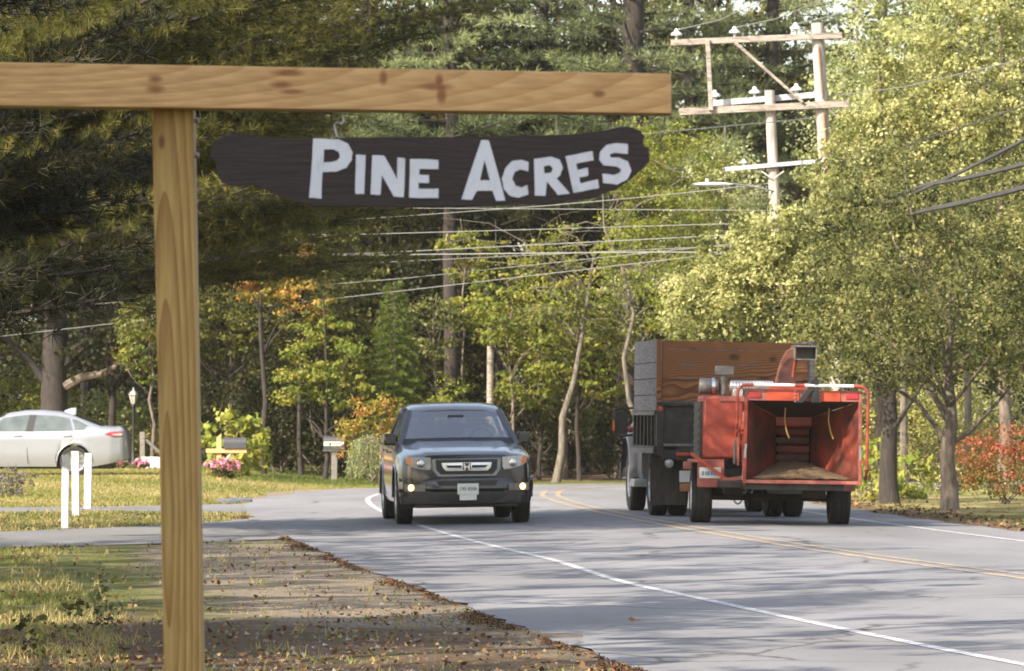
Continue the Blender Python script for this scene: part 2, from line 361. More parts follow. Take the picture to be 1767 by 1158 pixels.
def clump_leaves(C, rad, per, size, flat=.6, sv=.3, aspect=.62, tone=None, up=.5):
    """C (n,3) clump centres; returns quads and shade"""
    n = len(C); per = int(per); c = np.repeat(C, per, 0); rr = np.repeat(rad, per)[:, None]
    d = unit(RNG.normal(size=(n*per, 3)))*(RNG.random((n*per, 1))**.45)
    off = d*rr*np.array([1, 1, flat]); P = c+off
    Nn = unit(off+1e-6)*.7+np.array([0, 0, up])+RNG.normal(size=(n*per, 3))*.55
    sz = size*(1+sv*RNG.normal(size=n*per)).clip(.4, 1.8)*np.repeat(.75+.55*RNG.random(n), per)
    t = np.repeat(RNG.random(n) if tone is None else tone, per)
    sh = t*.68+RNG.random(n*per)*.32
    return leaves(P, Nn, sz, aspect), sh
def ell_points(n, c, r, shell=.55):
    d = unit(RNG.normal(size=(n, 3))); k = shell+(1-shell)*RNG.random((n, 1)); return np.array(c)+d*k*np.array(r)
def trunk_mb(mb, base, top, r0, r1, wob=.1, n=7, seg=10, flare=1.5):
    base, top = Vector(base), Vector(top); pts = []; rs = []
    for i in range(n+1):
        t = i/n; p = base.lerp(top, t)+Vector((random.uniform(-1, 1), random.uniform(-1, 1), 0))*wob*(0 if i == 0 else 1)
        pts.append(p); rs.append((r0*(1-t)+r1*t)*(flare if i == 0 else 1))
    pts.insert(1, pts[0].lerp(pts[1], .22)); rs.insert(1, r0*1.05)
    mb.tube(pts, rs, seg); return pts
def limb(mb, p0, p1, r0, r1, bend=.15, n=5, seg=6):
    p0, p1 = Vector(p0), Vector(p1); L = (p1-p0).length; pts = []
    o = Vector((random.uniform(-1, 1), random.uniform(-1, 1), random.uniform(-.3, 1)))*bend*L
    for i in range(n+1):
        t = i/n; pts.append(p0.lerp(p1, t)+o*math.sin(PI*t)+Vector([random.uniform(-.02, .02)*L for _ in range(3)])*(0 if i in (0, n) else 1))
    mb.tube(pts, [r0*(1-t/n)+r1*t/n for t in range(n+1)], seg, cap=False); return pts

def tree(name, label, loc, h, tr, ells, nclump, per, lsize, leaf, bark='bark', crad=.55, nlimb=14, lean=(0, 0), group=None, cat='tree',
         flat=.6, aspect=.62, shell=.5, ground_cut=.4, tone_fn=None, top_r=.25, twigs=0, wob=.08):
    R = root(name, label, cat, loc, 0, group)
    wt = np.array([e_[1][0]*e_[1][1]*e_[1][2] for e_ in ells])**.66; wt = wt/wt.sum()
    C = np.concatenate([ell_points(max(4, int(nclump*w)), e_[0], e_[1], shell) for e_, w in zip(ells, wt)])
    C = C[C[:, 2] > ground_cut]
    rad = crad*(.4+1.25*RNG.random(len(C))**1.4)
    tone = RNG.random(len(C)) if tone_fn is None else tone_fn(C)
    Q, sh = clump_leaves(C, rad, per, lsize, flat, aspect=aspect, tone=tone)
    soup('crown', Q, 4, sh, leaf, R)
    mb = MB(); top = (lean[0], lean[1], h); pts = trunk_mb(mb, (0, 0, -.1), top, tr, tr*top_r, wob, seg=12)
    idx = RNG.choice(len(C), min(nlimb, len(C)), replace=False)
    for i in idx:
        c = C[i]; z0 = max(h*.15, c[2]-abs(c[0])*.5-abs(c[1])*.5-.4); z0 = min(z0, h*.92); t = z0/h
        p0 = Vector((lean[0]*t, lean[1]*t, z0)); limb(mb, p0, c, tr*(.38*(1-t)+.06), .012)
    for i in range(twigs):
        c = C[RNG.integers(len(C))]; q = c+RNG.normal(size=3)*np.array([.8, .8, .5]); limb(mb, c, q, .014, .004, .2, 3, 3)
    mb.build('trunk', M[bark], R); return R

def needles(P, D, L, n, w, spread=.75):
    """tufts at P pointing D -> triangles"""
    K = len(P); p = np.repeat(P, n, 0); d = np.repeat(unit(D), n, 0)
    dd = unit(d+RNG.normal(size=(K*n, 3))*spread); l = np.repeat(L, n)[:, None]*(.7+.5*RNG.random((K*n, 1)))
    s = unit(np.cross(dd, RNG.normal(size=(K*n, 3))))*w
    p = p+dd*l*.05
    return np.stack([p-s, p+s, p+dd*l], 1)
def pine(name, label, loc, h, tr, z0, spread, nbr, tuft_gap, L, n, w, leaf, group=None, bark='bark_dark', az=None, droop=.05, top=1.0,
         layers=None, zpow=1, cat='pine tree', branch_fn=None, hide_above=None, tiers=None):
    R = root(name, label, cat, loc, 0, group); mb = MB()
    trunk_mb(mb, (0, 0, -.1), (.1, 0, h), tr, tr*.2, .06, 8, 10)
    P = []; D = []; S = []
    for i in range(nbr):
        t = ((i+random.random()*.6)/nbr)**zpow; z = z0+(h-z0)*t
        a = az(i) if az else i*2.4+random.uniform(-.5, .5)
        Lb = spread*(1-.8*t**1.3)*random.uniform(.7, 1.15)
        if branch_fn: Lb = branch_fn(z, a, Lb)
        if Lb < .3: continue
        dx, dy = math.cos(a), math.sin(a); up = random.uniform(-.10, .28)-droop; tone = random.random()
        pts = [Vector((dx*Lb*s, dy*Lb*s, z+up*Lb*s+.12*Lb*s*s)) for s in (0, .25, .5, .75, 1)]
        mb.tube(pts, [max(.012, Lb*.012*(1-k/4.5)) for k in range(5)], 5, cap=False)
        ns = max(3, int(Lb/tuft_gap))
        for k in range(ns):
            s = .22+.78*(k+random.random())/ns; q = int(min(s*4, 3.999)); f = s*4-q; b = pts[q].lerp(pts[q+1], f)
            sl = (Lb*.34*(1.15-s)+.18)*random.uniform(.6, 1.2)
            for sgn in (-1, 1):
                sd_ = Vector((dx*.75-dy*sgn*.8, dy*.75+dx*sgn*.8, random.uniform(-.08, .22))).normalized()
                m_ = max(2, int(sl/(tuft_gap*.55)))
                mb.tube([b, b+sd_*sl], [.006, .003], 3, cap=False)
                for j in range(m_):
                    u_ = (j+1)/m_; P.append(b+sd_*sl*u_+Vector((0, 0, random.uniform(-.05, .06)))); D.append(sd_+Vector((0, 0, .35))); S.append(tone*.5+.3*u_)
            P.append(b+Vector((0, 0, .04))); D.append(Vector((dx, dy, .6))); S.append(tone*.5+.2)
    P = np.array([tuple(p) for p in P]); D = np.array([tuple(p) for p in D]); S = np.array(S)
    V = needles(P, D, np.full(len(P), L), n, w); sh = np.repeat(S, n)+RNG.random(len(V))*.25
    soup('crown', V, 3, sh, leaf, R); mb.build('trunk', M[bark], R); return R

def bush(name, label, loc, rx, ry, h, nclump, per, ls, leaf, cat='shrub', group=None, aspect=.62, crad=.28, flat=.7, tone_fn=None, stems=6, shell=.5):
    R = root(name, label, cat, loc, 0, group)
    C = ell_points(nclump, (0, 0, h*.5), (rx, ry, h*.5), shell); C[:, 2] = np.abs(C[:, 2])+.06
    C += RNG.normal(size=C.shape)*.08
    tone = RNG.random(len(C)) if tone_fn is None else tone_fn(C)
    Q, sh = clump_leaves(C, crad*(.6+.8*RNG.random(len(C))), per, ls, flat, aspect=aspect, tone=tone)
    Q[:, :, 2] = np.maximum(Q[:, :, 2], .01)
    soup('foliage', Q, 4, sh, leaf, R); mb = MB()
    sr = min(.025, h*.012)
    for i in range(stems):
        c = C[RNG.integers(len(C))]; limb(mb, (random.uniform(-.1, .1)*min(1, h), random.uniform(-.1, .1)*min(1, h), -.03), c, sr, sr*.3, .12, 4, 5)
    mb.build('stem', M['bark'], R); return R

# ------------------------------------------------------------------ road geometry
CL = [(17.5, -14), (13.2, 4), (9.9, 16), (7.0, 29), (4.95, 42), (3.55, 51), (2.43, 60.4), (1.44, 71), (.85, 80), (.72, 86.5), (1.2, 92), (3.6, 96.3), (8, 98.6), (16, 100.8), (40, 106)]
def catmull(P, step=.5):
    out = []; P = [np.array(p, float) for p in P]; n = len(P)
    for i in range(n-1):
        p0, p1, p2, p3 = P[max(i-1, 0)], P[i], P[i+1], P[min(i+2, n-1)]
        k = max(2, int(np.linalg.norm(p2-p1)/step))
        for j in range(k):
            t = j/k; out.append(.5*((2*p1)+(-p0+p2)*t+(2*p0-5*p1+4*p2-p3)*t*t+(-p0+3*p1-3*p2+p3)*t**3))
    out.append(P[-1]); return np.array(out)
CP = catmull(CL); T = np.gradient(CP, axis=0); T = T/np.linalg.norm(T, axis=1)[:, None]; NR = np.stack([T[:, 1], -T[:, 0]], 1)   # right-hand normal
def edge_l(y): return 5.45+.033*np.clip(52-np.asarray(y, float), 0, 45)      # the paved shoulder widens towards the camera
def line_l(y): return 3.31+.43*smooth(51, 42, np.asarray(y, float))
def road_off(X, Y):
    """signed offset from the centre line (negative = left)"""
    p = np.stack([np.ravel(X), np.ravel(Y)], 1); o = np.empty(len(p))
    for a in range(0, len(p), 4000):
        q = p[a:a+4000]; d = ((q[:, None]-CP[None])**2).sum(2); i = d.argmin(1); dd = np.sqrt(d[np.arange(len(q)), i])
        s = ((q-CP[i])*NR[i]).sum(1); v = dd*np.where(s >= 0, 1, -1); o[a:a+4000] = v+np.where(v < -4.2, edge_l(q[:, 1])-5.5, 0)
    return o
EDGE_L, EDGE_R = 5.5, 4.4
def crown_z(o): return .010+.055*np.clip(1-np.abs(o)/4.4, 0, 1)
def road_z(x, y):
    return float(crown_z(road_off(np.array([x]), np.array([y])))[0])
def lawn_z(X, Y):
    return .15*smooth(-3.2, -6.5, X)*smooth(82, 98, Y)*1.0 + .35*smooth(118, 170, Y) + .0*X
DRIVE1 = [(-40, 46), (-8, 53.2), (-5.9, 54.5), (-4.3, 55.8), (-2.9, 58.0), (-2.0, 59.5), (-2.2, 67), (-3.6, 70.5), (-4.3, 67.0), (-5.3, 64.2), (-6.8, 61.5), (-12, 58), (-40, 52)]
DRIVE2 = [(-40, 70), (-9, 73.0), (-6.4, 74.3), (-5.2, 73.6), (-3.4, 71.5), (-3.6, 81), (-5.1, 79.5), (-6.9, 77.6), (-10, 76.6), (-40, 75)]
def in_poly(X, Y, P):
    X = np.asarray(X, float); Y = np.asarray(Y, float); c = np.zeros(X.shape, bool); n = len(P)
    for i in range(n):
        x1, y1 = P[i]; x2, y2 = P[(i+1) % n]
        c ^= ((y1 > Y) != (y2 > Y)) & (X < (x2-x1)*(Y-y1)/((y2-y1) if y2 != y1 else 1e-9)+x1)
    return c
def ground_z(x, y):
    return float(lawn_z(np.array([x]), np.array([y]))[0])

# ------------------------------------------------------------------ ground sheet
def axis_vals(a, b, step, far):
    core = list(np.arange(a, b+1e-6, step)); lo = []; hi = []; d = step; v = a
    while v > -far: d *= 1.35; v -= d; lo.append(v)
    d = step; v = b
    while v < far: d *= 1.35; v += d; hi.append(v)
    return np.array(lo[::-1]+core+hi)
gx = axis_vals(-16, 14, .3, 700); gyv = axis_vals(24, 118, .3, 700)
XX, YY = np.meshgrid(gx, gyv); off = road_off(XX, YY).reshape(XX.shape)
edge_noise = .12*np.sin(YY*1.7)+.08*np.sin(YY*4.3+1)
under = (off > -(EDGE_L-.38)) & (off < EDGE_R-.38)
ZZ = lawn_z(XX, YY)+.012*np.sin(XX*1.9+YY*.7)*np.sin(YY*.9)
ZZ = np.where(under, -.06, ZZ)
for P in (DRIVE1, DRIVE2): ZZ = np.where(in_poly(XX, YY, P), -.04, ZZ)
far = (np.abs(XX) > 60) | (YY > 200) | (YY < 0); ZZ = np.where(far & ~under, ZZ*0+lawn_z(XX, YY), ZZ)
ny, nx = XX.shape
me = bpy.data.meshes.new('ground'); V = np.stack([XX, YY, ZZ], 2).reshape(-1, 3)
i = np.arange((ny-1)*(nx-1)); r_, c_ = i//(nx-1), i % (nx-1); a_ = r_*nx+c_
FQ = np.stack([a_, a_+1, a_+nx+1, a_+nx], 1)
me.vertices.add(len(V)); me.vertices.foreach_set('co', V.astype(np.float32).ravel())
me.loops.add(FQ.size); me.loops.foreach_set('vertex_index', FQ.astype(np.int32).ravel())
me.polygons.add(len(FQ)); me.polygons.foreach_set('loop_start', np.arange(0, FQ.size, 4, dtype=np.int32)); me.update(calc_edges=True); me.shade_smooth()
dl = -off-EDGE_L            # metres beyond the left edge of the asphalt
dirt = smooth(3.6, .6, dl)*(dl > -.5)*smooth(62, 52, YY)*smooth(31, 37, YY)
dirt = np.maximum(dirt, .55*smooth(1.2, .1, dl)*(dl > -.5))
dirt = np.maximum(dirt, .45*smooth(1.1, .1, off-EDGE_R)*(off > EDGE_R-.5))
dirt = np.maximum(dirt, .6*in_poly(XX, YY, [(-6.3, 78.5), (-3.8, 80), (-4.0, 88), (-4.3, 98), (-5.5, 99), (-6.5, 90)]))
dry = smooth(76, 84, YY)*smooth(-1, -3, XX)*smooth(122, 112, YY)
dry = dry*(1-smooth(97, 101, YY)*smooth(-7.0, -5.2, XX)*.97)  # shade on the bank by the mailboxes painted as greener grass
dry = np.maximum(dry, .55*smooth(3, 5, XX)*smooth(66, 74, YY))
litter = np.maximum(smooth(40, 32, YY)*.4, .72*smooth(40, 34, YY)*smooth(6.0, 3.5, dl)*(dl > -.5))+.45*smooth(60, 62, YY)*smooth(76, 72, YY)*(XX < 0)
litter = np.maximum(litter, smooth(100, 112, YY)*smooth(-3.5, -1, XX)*.9)
litter = np.maximum(litter, .8*smooth(1.5, .2, off-EDGE_R)*(off > EDGE_R-.5)*(YY < 90))
for nm, A in (('dirt', dirt), ('dry', dry), ('litter', litter)):
    at_ = me.attributes.new(nm, 'FLOAT', 'POINT'); at_.data.foreach_set('value', A.astype(np.float32).ravel())
gm = bpy.data.materials.new('lawn_and_dirt'); gm.use_nodes = True; N, L = nodes(gm); B = N['Principled BSDF']; B.inputs['Roughness'].default_value = .95; B.inputs['Specular IOR Level'].default_value = .15
tc = N.new('ShaderNodeTexCoord')
def noise(scale, detail=6, rough=.6, sx=1, sy=1):
    mp = N.new('ShaderNodeMapping'); mp.inputs['Scale'].default_value = (sx, sy, 1); L.new(tc.outputs['Object'], mp.inputs[0])
    n = N.new('ShaderNodeTexNoise'); n.inputs['Scale'].default_value = scale; n.inputs['Detail'].default_value = detail; n.inputs['Roughness'].default_value = rough
    L.new(mp.outputs[0], n.inputs['Vector']); return n.outputs[0]
def ramp(src, stops):
    c = N.new('ShaderNodeValToRGB'); E = c.color_ramp.elements
    for i_, (p, col) in enumerate(stops):
        el = E[0] if i_ == 0 else E[len(E)-1] if i_ == len(stops)-1 else E.new(p)
        el.color = (*col, 1)
    E[0].position = stops[0][0]; E[len(E)-1].position = stops[-1][0]
    L.new(src, c.inputs[0]); return c.outputs[0]
def mixc(f, a, b):
    x = N.new('ShaderNodeMix'); x.data_type = 'RGBA'; L.new(f, x.inputs[0]); L.new(a, x.inputs[6]); L.new(b, x.inputs[7]); return x.outputs[2]
def attr(nm):
    a = N.new('ShaderNodeAttribute'); a.attribute_name = nm; return a.outputs['Fac']
def mth(op, a, b=None, v=None):
    x = N.new('ShaderNodeMath'); x.operation = op; L.new(a, x.inputs[0])
    if b is not None: L.new(b, x.inputs[1])
    if v is not None: x.inputs[1].default_value = v
    return x.outputs[0]
def masked(nm, n, k=1.6):      # attribute broken up by noise
    s = mth('ADD', attr(nm), mth('MULTIPLY', mth('SUBTRACT', n, v=.5), v=k)); r = N.new('ShaderNodeMapRange'); L.new(s, r.inputs[0]); r.inputs[1].default_value = .35; r.inputs[2].default_value = .7
    r.interpolation_type = 'SMOOTHSTEP'; z_ = mth('MULTIPLY', r.outputs[0], mth('GREATER_THAN', attr(nm), v=.02)); return z_
g0 = ramp(noise(9, 8, .7), [(.3, (.05, .065, .016)), (.5, (.11, .125, .03)), (.7, (.24, .20, .075))])
straw = ramp(noise(7, 8, .7), [(.3, (.16, .15, .05)), (.55, (.36, .30, .14)), (.75, (.50, .41, .24))])
dirtc = ramp(noise(22, 8, .8), [(.3, (.11, .085, .058)), (.5, (.25, .20, .145)), (.72, (.44, .37, .28))])
lit = ramp(noise(26, 6, .8), [(.3, (.05, .034, .022)), (.5, (.13, .085, .052)), (.7, (.26, .18, .12))])
c = mixc(masked('dry', noise(1.1, 5)), g0, straw)
patch = N.new('ShaderNodeMapRange'); L.new(noise(.9, 6), patch.inputs[0]); patch.inputs[1].default_value = .5; patch.inputs[2].default_value = .68; patch.inputs[4].default_value = .7
c = mixc(patch.outputs[0], c, straw)
c = mixc(masked('litter', noise(1.8, 6)), c, lit)
c = mixc(masked('dirt', noise(1.4, 7), 1.0), c, dirtc)
L.new(c, B.inputs['Base Color'])
bp = N.new('ShaderNodeBump'); bp.inputs['Strength'].default_value = .9; bp.inputs['Distance'].default_value = .05; L.new(noise(30, 6, .8), bp.inputs['Height']); L.new(bp.outputs[0], B.inputs['Normal'])
me.materials.append(gm); o = bpy.data.objects.new('ground', me); COL.objects.link(o); struct(o)

# ------------------------------------------------------------------ road, markings, driveways
def strip(name, offs, material, dz=0, z=None, jitter=0, i0=0, i1=None):
    vs = []; fs = []; n = len(offs); P = CP[i0:i1]; R = NR[i0:i1]
    for k in range(len(P)):
        for j, o_ in enumerate(offs):
            if callable(o_): o_ = float(o_(P[k][1]))
            oo = o_
            if jitter and j in (0, n-1):
                oo += jitter*(math.sin(k*.9)+math.sin(k*2.3+1)*.7+random.uniform(-.8, .8))*(1 if j else 1)
            q = P[k]+R[k]*oo; vs.append((q[0], q[1], float(crown_z(o_))+dz))
    for k in range(len(P)-1):
        for j in range(n-1): fs.append((k*n+j, k*n+j+1, (k+1)*n+j+1, (k+1)*n+j))
    mb = MB(); mb.add(vs, fs); o = mb.build(name, material, fix=False); return struct(o)
def asphalt(name, c0, c1, crack=.5):
    m = bpy.data.materials.new(name); m.use_nodes = True; N, L = nodes(m); b = N['Principled BSDF']; b.inputs['Roughness'].default_value = .82; b.inputs['Specular IOR Level'].default_value = .35
    tc = N.new('ShaderNodeTexCoord')
    def nz(s, d=6, r=.6, sc=(1, 1, 1)):
        mp = N.new('ShaderNodeMapping'); mp.inputs['Scale'].default_value = sc; L.new(tc.outputs['Object'], mp.inputs[0])
        n = N.new('ShaderNodeTexNoise'); n.inputs['Scale'].default_value = s; n.inputs['Detail'].default_value = d; n.inputs['Roughness'].default_value = r; L.new(mp.outputs[0], n.inputs['Vector']); return n.outputs[0]
    big = N.new('ShaderNodeMix'); big.data_type = 'RGBA'; big.inputs[6].default_value = (*c0, 1); big.inputs[7].default_value = (*c1, 1)
    r = N.new('ShaderNodeMapRange'); L.new(nz(.35, 5, .6, (1, .35, 1)), r.inputs[0]); r.inputs[1].default_value = .35; r.inputs[2].default_value = .65; L.new(r.outputs[0], big.inputs[0])
    fine = N.new('ShaderNodeValToRGB'); fine.color_ramp.elements[0].position = .3; fine.color_ramp.elements[0].color = (.62, .62, .62, 1); fine.color_ramp.elements[1].position = .7; fine.color_ramp.elements[1].color = (1.3, 1.3, 1.3, 1)
    L.new(nz(60, 5, .85), fine.inputs[0])
    mu = N.new('ShaderNodeMix'); mu.data_type = 'RGBA'; mu.blend_type = 'MULTIPLY'; mu.inputs[0].default_value = .7; L.new(big.outputs[2], mu.inputs[6]); L.new(fine.outputs[0], mu.inputs[7])
    # cracks
    nv = N.new('ShaderNodeTexNoise'); nv.inputs['Scale'].default_value = 1.3; nv.inputs['Detail'].default_value = 6; L.new(tc.outputs['Object'], nv.inputs['Vector'])
    va = N.new('ShaderNodeMix'); va.data_type = 'VECTOR'; va.inputs[0].default_value = .35; L.new(tc.outputs['Object'], va.inputs[4]); L.new(nv.outputs['Color'], va.inputs[5])
    vo = N.new('ShaderNodeTexVoronoi'); vo.feature = 'DISTANCE_TO_EDGE'; vo.inputs['Scale'].default_value = .62; L.new(va.outputs[1], vo.inputs['Vector'])
    cr = N.new('ShaderNodeMapRange'); L.new(vo.outputs[0], cr.inputs[0]); cr.inputs[1].default_value = .0; cr.inputs[2].default_value = .017; cr.inputs[3].default_value = crack; cr.inputs[4].default_value = 0
    gate = N.new('ShaderNodeMapRange'); L.new(nz(.25, 3), gate.inputs[0]); gate.inputs[1].default_value = .44; gate.inputs[2].default_value = .54
    mm = N.new('ShaderNodeMath'); mm.operation = 'MULTIPLY'; L.new(cr.outputs[0], mm.inputs[0]); L.new(gate.outputs[0], mm.inputs[1])
    m3 = N.new('ShaderNodeMix'); m3.data_type = 'RGBA'; L.new(mm.outputs[0], m3.inputs[0]); L.new(mu.outputs[2], m3.inputs[6]); m3.inputs[7].default_value = (.035, .033, .03, 1)
    L.new(m3.outputs[2], b.inputs['Base Color'])
    bp = N.new('ShaderNodeBump'); bp.inputs['Strength'].default_value = .5; bp.inputs['Distance'].default_value = .008; L.new(nz(90, 3, .8), bp.inputs['Height']); L.new(bp.outputs[0], b.inputs['Normal'])
    return m
A_road = asphalt('road_asphalt', (.145, .142, .150), (.215, .211, .222), .85); A_drive = asphalt('driveway_asphalt', (.135, .132, .135), (.19, .185, .185), .6)
strip('road', [lambda y: -edge_l(y), -4.4, -2.2, -1.1, 0, 1.1, 2.2, 3.3, EDGE_R], A_road, jitter=.045)
def paint(name, c, wear, scl):
    m = mat(name, c, .6, var=.1, scale=3); N, L = nodes(m); b = N['Principled BSDF']; src = b.inputs['Base Color'].links[0].from_socket
    tc = N.new('ShaderNodeTexCoord'); n = N.new('ShaderNodeTexNoise'); n.inputs['Scale'].default_value = scl; n.inputs['Detail'].default_value = 8; n.inputs['Roughness'].default_value = .8; L.new(tc.outputs['Object'], n.inputs['Vector'])
    r = N.new('ShaderNodeMapRange'); L.new(n.outputs[0], r.inputs[0]); r.inputs[1].default_value = wear-.07; r.inputs[2].default_value = wear+.07
    x = N.new('ShaderNodeMix'); x.data_type = 'RGBA'; L.new(r.outputs[0], x.inputs[0]); x.inputs[6].default_value = (.17, .165, .165, 1); L.new(src, x.inputs[7]); L.new(x.outputs[2], b.inputs['Base Color']); return m
P_w = paint('worn_white_line_paint', (.48, .48, .52), .485, 11); P_y = paint('worn_yellow_line_paint', (.46, .31, .13), .51, 9)
strip('edge_line', [lambda y: -line_l(y)-.05, lambda y: -line_l(y)+.05], P_w, .004); strip('edge_line', [3.25, 3.37], P_w, .004)
strip('centre_line', [-.19, -.09], P_y, .004); strip('centre_line', [.09, .19], P_y, .004)
for P in (DRIVE1, DRIVE2):
    mb = MB(); bm = bmesh.new(); vv = [bm.verts.new((x, y, 0)) for x, y in P]; bm.faces.new(vv); bmesh.ops.triangulate(bm, faces=bm.faces); bm.verts.index_update()
    mb.add([(v.co.x, v.co.y, .006 if P is DRIVE1 else .0055) for v in bm.verts], [tuple(v.index for v in f.verts) for f in bm.faces]); bm.free()
    struct(mb.build('driveway', A_drive, fix=False))

# ------------------------------------------------------------------ ground cover (nobody could count it)
def scatter(n, x0, x1, y0, y1, power=1.6):
    y = y0+(y1-y0)*RNG.random(n)**power; lim = y*CX/F_PX+.6; x = x0+(x1-x0)*RNG.random(n); k = (np.abs(x) < lim*1.35); x, y = x[k], y[k]
    o = road_off(x, y); k = ((o < -EDGE_L-.02) | (o > EDGE_R+.02)) & ~in_poly(x, y, DRIVE1) & ~in_poly(x, y, DRIVE2); return x[k], y[k], o[k]
x, y, o_ = scatter(60000, -9, 1.5, 26, 82)
keep = RNG.random(len(x)) < np.where((-o_-EDGE_L < 3.0) & (y < 60), .03+.15*(np.sin(x*3+y)*np.sin(y*1.3) > .35), .85)*(.45+.55*(np.sin(x*1.3+2)*np.sin(y*.55+x*.4) > -.35)); x, y = x[keep], y[keep]
tuft = np.sin(x*2.1+1.3*np.sin(y*.8))*np.sin(y*1.1+x) ; n = len(x); z = lawn_z(x, y)
P = np.repeat(np.stack([x, y, z-.01], 1), 3, 0)+RNG.normal(size=(n*3, 3))*np.array([.03, .03, 0])
hgt = np.repeat((.03+.04*RNG.random(n))*(1+.5*(tuft > .3)), 3)[:, None]
D = unit(RNG.normal(size=(n*3, 3))*np.array([.5, .5, .1])+np.array([0, 0, 1])); s_ = unit(np.cross(D, RNG.normal(size=(n*3, 3))))*(.005+P[:, 1:2]*.00010)
o = soup('lawn_grass', np.stack([P-s_, P+s_, P+D*hgt], 1), 3, np.repeat(.25+.35*(tuft > 0)+.25*RNG.random(n), 3)+.2*RNG.random(n*3), G['grass'])
o['kind'] = 'stuff'; tag(o, 'patchy green and straw grass of the roadside lawn on the left', 'grass')
x, y, o_ = scatter(70000, -15, -1.5, 74, 116, 1.0); K = len(x)
P = np.repeat(np.stack([x, y, lawn_z(x, y)-.01], 1), 2, 0)+RNG.normal(size=(K*2, 3))*np.array([.04, .04, 0]); D = unit(RNG.normal(size=(K*2, 3))*np.array([.5, .5, .1])+np.array([0, 0, 1])); s_ = unit(np.cross(D, RNG.normal(size=(K*2, 3))))*.014
bank_shade = np.repeat(smooth(97, 101, y)*smooth(-7, -5.2, x), 2)  # blades on the bank darkened in colour for its shade
o = soup('far_lawn_grass', np.stack([P-s_, P+s_, P+D*(.035+.05*RNG.random((K*2, 1)))], 1), 3, (.45+.45*RNG.random(K*2)+.15*np.sin(P[:, 0]*1.1+P[:, 1]*.6))*(1-.75*bank_shade), G['grass']); o['kind'] = 'stuff'; tag(o, 'dry yellow-green lawn grass around the sedan and the two mailboxes', 'grass')
def litterer(name, n, x0, x1, y0, y1, sz, label, prob=None, power=1.5):
    x, y, o_ = scatter(n, x0, x1, y0, y1, power)
    if prob is not None: k = RNG.random(len(x)) < prob(x, y, o_); x, y = x[k], y[k]
    K = len(x); P = np.stack([x, y, lawn_z(x, y)+.012+.02*RNG.random(K)], 1)
    Nn = np.array([0, 0, 1])+RNG.normal(size=(K, 3))*.45; Q = leaves(P, Nn, sz*(.6+.8*RNG.random(K)), .75)
    Q[:, 0, 2] += .012; o = soup(name, Q, 4, RNG.random(K), G['litter']); o['kind'] = 'stuff'; tag(o, label, 'leaves'); return o
litterer('leaf_litter', 26000, -9, 2, 26, 82, .042, 'brown fallen leaves scattered on the left verge and lawn',
         lambda x, y, o: np.clip(.14+.55*smooth(40, 34, y)+.5*((y > 61) & (y < 72))+.5*(np.sin(x*1.7+y*.6)*np.sin(y*.9) > .45), 0, 1)*(.35+.65*(np.sin(x*4+y*2)*np.sin(y*3.1) > -.2)))
litterer('leaf_litter', 9000, 3.5, 14, 58, 92, .07, 'brown fallen leaves along the right road edge under the maples', lambda x, y, o: np.where(o < EDGE_R+1.3, 1, .12), 1)
x, y, o_ = scatter(420000, -7, 2, 26, 80); w_ = .06+.16*(np.sin(y*1.3)*np.sin(y*.37+1)+.3); k = (-o_-EDGE_L < w_*(.4+RNG.random(len(x)))) & (-o_-EDGE_L > -.10); x, y = x[k][:16000], y[k][:16000]; K = len(x)
o = soup('needle_litter', leaves(np.stack([x, y, .016+.02*RNG.random(K)], 1), np.array([0, 0, 1])+RNG.normal(size=(K, 3))*.4, .05+.04*RNG.random(K), .22), 4, .02+.5*RNG.random(K)**1.5, G['litter']); o['kind'] = 'stuff'; tag(o, 'rust-brown pine needle litter lining the left edge of the asphalt', 'leaves')
x, y, o_ = scatter(26000, -4, 2, 26, 62); k = (-o_-EDGE_L < 2.8) & (-o_-EDGE_L > -.0) & (RNG.random(len(x)) < np.where(y < 36, .28, .12)); x, y = x[k], y[k]; K = len(x)
sz = (.008+.018*RNG.random(K)**3)[:, None]; C = np.stack([x, y, lawn_z(x, y)+.004], 1)
tet = np.array([[1, 0, 0], [-.5, .87, 0], [-.5, -.87, 0], [0, 0, .9]]); Vt = C[:, None]+(tet[None]+RNG.normal(size=(K, 4, 3))*.2)*sz[:, None]
Vt = np.concatenate([Vt[:, [0, 1, 3]], Vt[:, [1, 2, 3]], Vt[:, [2, 0, 3]]]); mgr = leafmat('gravel_grey', [(.10, .09, .08), (.18, .16, .145), (.30, .28, .26)], 0, .9)
o = soup('gravel', Vt, 3, np.tile(RNG.random(K)**1.5, 3), mgr); o['kind'] = 'stuff'; tag(o, 'loose grey gravel along the ragged left edge of the asphalt', 'gravel')
# meadow weeds beyond the right-hand maples
x = 4+16*RNG.random(26000); y = 84+38*RNG.random(26000); k = (road_off(x, y) > EDGE_R+.8); x, y = x[k], y[k]; K = len(x)
z = lawn_z(x, y)+ (.1+.75*RNG.random(K)*smooth(84, 96, y))
Q = leaves(np.stack([x, y, z], 1), RNG.normal(size=(K, 3))+np.array([0, -.3, .3]), .05+.05*RNG.random(K), .5)
o = soup('meadow_weeds', Q, 4, .35*RNG.random(K)+.4*(np.sin(x*.9)*np.sin(y*.5) > 0)+.25*RNG.random(K), G['meadow']); o['kind'] = 'stuff'; tag(o, 'tall sunlit yellow-green weeds in the field behind the right trees', 'weeds')
mb = MB()
p = gp(1090, 1080); o = soup('fallen_leaf', leaves(np.array([[p.x, p.y, .05], [p.x+.05, p.y+.02, .045]]), np.array([[.2, -.5, 1], [-.3, -.3, 1.]]), np.array([.09, .07]), .7), 4, np.array([.5, .6]), G['litter']); tag(o, 'single brown fallen leaf lying on the bare asphalt lane', 'leaf')

